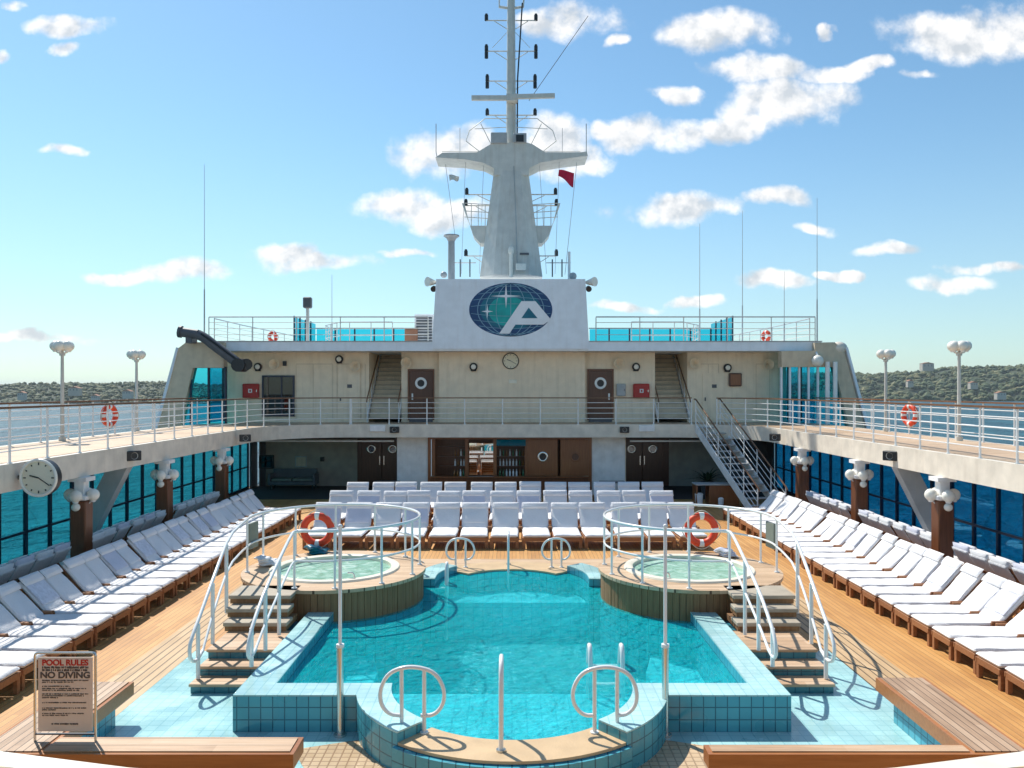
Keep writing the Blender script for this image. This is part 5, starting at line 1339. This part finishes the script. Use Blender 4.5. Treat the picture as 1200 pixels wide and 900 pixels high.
# haze: closed box of even thin air
m = bpy.data.materials.new('haze_air'); m.use_nodes = True; nt = m.node_tree; nt.nodes.remove(nt.nodes['Principled BSDF'])
pv = N(nt, 'ShaderNodeVolumePrincipled'); pv.inputs['Color'].default_value = (.80, .88, .95, 1); pv.inputs['Density'].default_value = .00008; pv.inputs['Anisotropy'].default_value = .2
nt.links.new(pv.outputs[0], nt.nodes['Material Output'].inputs['Volume']); MATS['haze_air'] = m
tag(MB().bb(-9100, 9100, -3100, 12100, SEA-2, 70).build('haze', 'haze_air'), 'thin pale haze over the sea and the far shores', 'haze', kind='stuff')
# ------------------------------------------------------------------ world, sun, camera
sd = Vector((-.50, .62, 1.0)).normalized()
elev = math.asin(sd.z); az = math.atan2(sd.x, sd.y)
w = bpy.data.worlds.new('World'); scn.world = w; w.use_nodes = True
nt = w.node_tree; bg = nt.nodes['Background']
sky = N(nt, 'ShaderNodeTexSky', sky_type='NISHITA'); sky.sun_disc = False; sky.sun_elevation = elev; sky.sun_rotation = az
sky.air_density = 1.0; sky.dust_density = .3; sky.ozone_density = 1.0; sky.altitude = 0
clouds = [(75, 35, 38, 11), (6, 68, 14, 8), (78, 60, 16, 7), (70, 175, 22, 6), (150, 322, 42, 7), (205, 318, 50, 11), (335, 296, 42, 13), (375, 308, 62, 11), (470, 240, 55, 17), (520, 250, 45, 17), (515, 178, 44, 24), (560, 165, 30, 18), (650, 172, 48, 26), (690, 182, 34, 14), (665, 25, 50, 15), (718, 47, 14, 7), (845, 36, 62, 19), (890, 80, 62, 15), (975, 86, 36, 10), (920, 120, 72, 24), (850, 148, 50, 15), (760, 155, 52, 18), (712, 150, 20, 12), (792, 106, 20, 10), (795, 246, 66, 14), (908, 232, 30, 11), (948, 264, 24, 6), (1042, 287, 36, 7), (1130, 42, 85, 26), (1185, 40, 60, 28), (1145, 314, 38, 7), (1120, 331, 42, 9), (984, 321, 20, 6), (1018, 75, 24, 8), (905, 330, 44, 9), (815, 356, 30, 6), (475, 296, 26, 5), (40, 398, 60, 6), (1170, 312, 20, 5), (730, 362, 40, 5), (963, 38, 9, 7), (20, 8, 14, 6), (1080, 88, 24, 5)]
tc = N(nt, 'ShaderNodeTexCoord'); sp = N(nt, 'ShaderNodeSeparateXYZ'); nt.links.new(tc.outputs['Generated'], sp.inputs[0])
def M2(op, a, b=None, c=None, clamp=False):
    n = N(nt, 'ShaderNodeMath', operation=op); n.use_clamp = clamp
    for i, x in enumerate((a, b, c)):
        if x is None: continue
        if isinstance(x, (int, float)): n.inputs[i].default_value = x
        else: nt.links.new(x, n.inputs[i])
    return n.outputs[0]
ym = M2('MAXIMUM', sp.outputs['Y'], .05)
u = M2('DIVIDE', sp.outputs['X'], ym); v = M2('DIVIDE', sp.outputs['Z'], ym)
cb = N(nt, 'ShaderNodeCombineXYZ'); nt.links.new(u, cb.inputs[0]); nt.links.new(v, cb.inputs[1])
wn = N(nt, 'ShaderNodeTexNoise'); wn.inputs['Scale'].default_value = 11; wn.inputs['Detail'].default_value = 6; nt.links.new(cb.outputs[0], wn.inputs['Vector'])
ws = N(nt, 'ShaderNodeSeparateXYZ'); nt.links.new(wn.outputs['Color'], ws.inputs[0])
u2 = M2('ADD', u, M2('MULTIPLY', M2('SUBTRACT', ws.outputs[0], .5), .10)); v2 = M2('ADD', v, M2('MULTIPLY', M2('SUBTRACT', ws.outputs[1], .5), .05))
acc = None
for px, py, rx, ry in clouds:
    du = M2('DIVIDE', M2('SUBTRACT', u2, (px-600)/F), rx*1.15/F); dv = M2('DIVIDE', M2('SUBTRACT', v2, (HZ-py)/F), ry*1.25/F)
    q = M2('ADD', M2('MULTIPLY', du, du), M2('MULTIPLY', dv, dv))
    mk = M2('SUBTRACT', 1.0, q)
    acc = mk if acc is None else M2('MAXIMUM', acc, mk)
cn = N(nt, 'ShaderNodeTexNoise'); cn.inputs['Scale'].default_value = 17; cn.inputs['Detail'].default_value = 8; cn.inputs['Roughness'].default_value = .58; nt.links.new(cb.outputs[0], cn.inputs['Vector'])
den = M2('ADD', M2('MAXIMUM', acc, -1.5), M2('MULTIPLY', M2('SUBTRACT', cn.outputs['Fac'], .5), 3.4))
mr = N(nt, 'ShaderNodeMapRange', interpolation_type='SMOOTHSTEP'); nt.links.new(den, mr.inputs['Value']); mr.inputs['From Min'].default_value = -.35; mr.inputs['From Max'].default_value = .9
front = M2('GREATER_THAN', sp.outputs['Y'], .06)
cov = M2('MULTIPLY', M2('MULTIPLY', mr.outputs[0], .93), front)
om = N(nt, 'ShaderNodeVectorMath', operation='ADD'); nt.links.new(cb.outputs[0], om.inputs[0]); om.inputs[1].default_value = (-.008, .014, 0)
cn2 = N(nt, 'ShaderNodeTexNoise'); cn2.inputs['Scale'].default_value = 17; cn2.inputs['Detail'].default_value = 4; cn2.inputs['Roughness'].default_value = .5; nt.links.new(om.outputs[0], cn2.inputs['Vector'])
lit = M2('ADD', M2('MULTIPLY', M2('SUBTRACT', cn.outputs['Fac'], cn2.outputs['Fac']), 3.2), M2('SUBTRACT', .62, M2('MULTIPLY', mr.outputs[0], .08)))
cc = ramp(nt, lit, [(.15, (4.6, 4.9, 5.2)), (.5, (6.6, 6.6, 6.6)), (.85, (8.2, 8.0, 7.7))])
mx = N(nt, 'ShaderNodeMix', data_type='RGBA'); nt.links.new(cov, mx.inputs['Factor']); 
tm = N(nt, 'ShaderNodeMix', data_type='RGBA', blend_type='MULTIPLY'); tm.inputs['Factor'].default_value = 1; nt.links.new(sky.outputs[0], tm.inputs['A']); tm.inputs['B'].default_value = (.76, .99, 1.02, 1)
hz = N(nt, 'ShaderNodeMapRange', interpolation_type='SMOOTHSTEP'); nt.links.new(sp.outputs['Z'], hz.inputs['Value']); hz.inputs['From Min'].default_value = -.02; hz.inputs['From Max'].default_value = .32; hz.inputs['To Min'].default_value = .4; hz.inputs['To Max'].default_value = 0
hm = N(nt, 'ShaderNodeMix', data_type='RGBA'); nt.links.new(hz.outputs[0], hm.inputs['Factor']); nt.links.new(tm.outputs['Result'], hm.inputs['A']); hm.inputs['B'].default_value = (3.7, 4.4, 4.9, 1)
nt.links.new(hm.outputs['Result'], mx.inputs['A']); nt.links.new(cc, mx.inputs['B'])
nt.links.new(mx.outputs['Result'], bg.inputs['Color']); bg.inputs['Strength'].default_value = .112
L = bpy.data.lights.new('sun', 'SUN'); L.energy = 4.2; L.angle = R(.5); L.color = (1, .96, .88)
so = bpy.data.objects.new('sun', L); COL.objects.link(so); so.rotation_euler = sd.to_track_quat('Z', 'Y').to_euler()
cam = bpy.data.cameras.new('camera'); cam.sensor_width = 36; cam.lens = F/1200*36; cam.shift_y = 6/1200; cam.clip_end = 30000; cam.clip_start = .05
co = bpy.data.objects.new('camera', cam); COL.objects.link(co); co.location = (0, 0, EYE); co.rotation_euler = (R(90), 0, 0)
scn.camera = co
scn.view_settings.view_transform = 'Standard'; scn.view_settings.look = 'None'; scn.view_settings.exposure = .42; scn.view_settings.gamma = 1
scn.render.engine = 'CYCLES'; scn.cycles.max_bounces = 8; scn.cycles.transparent_max_bounces = 12
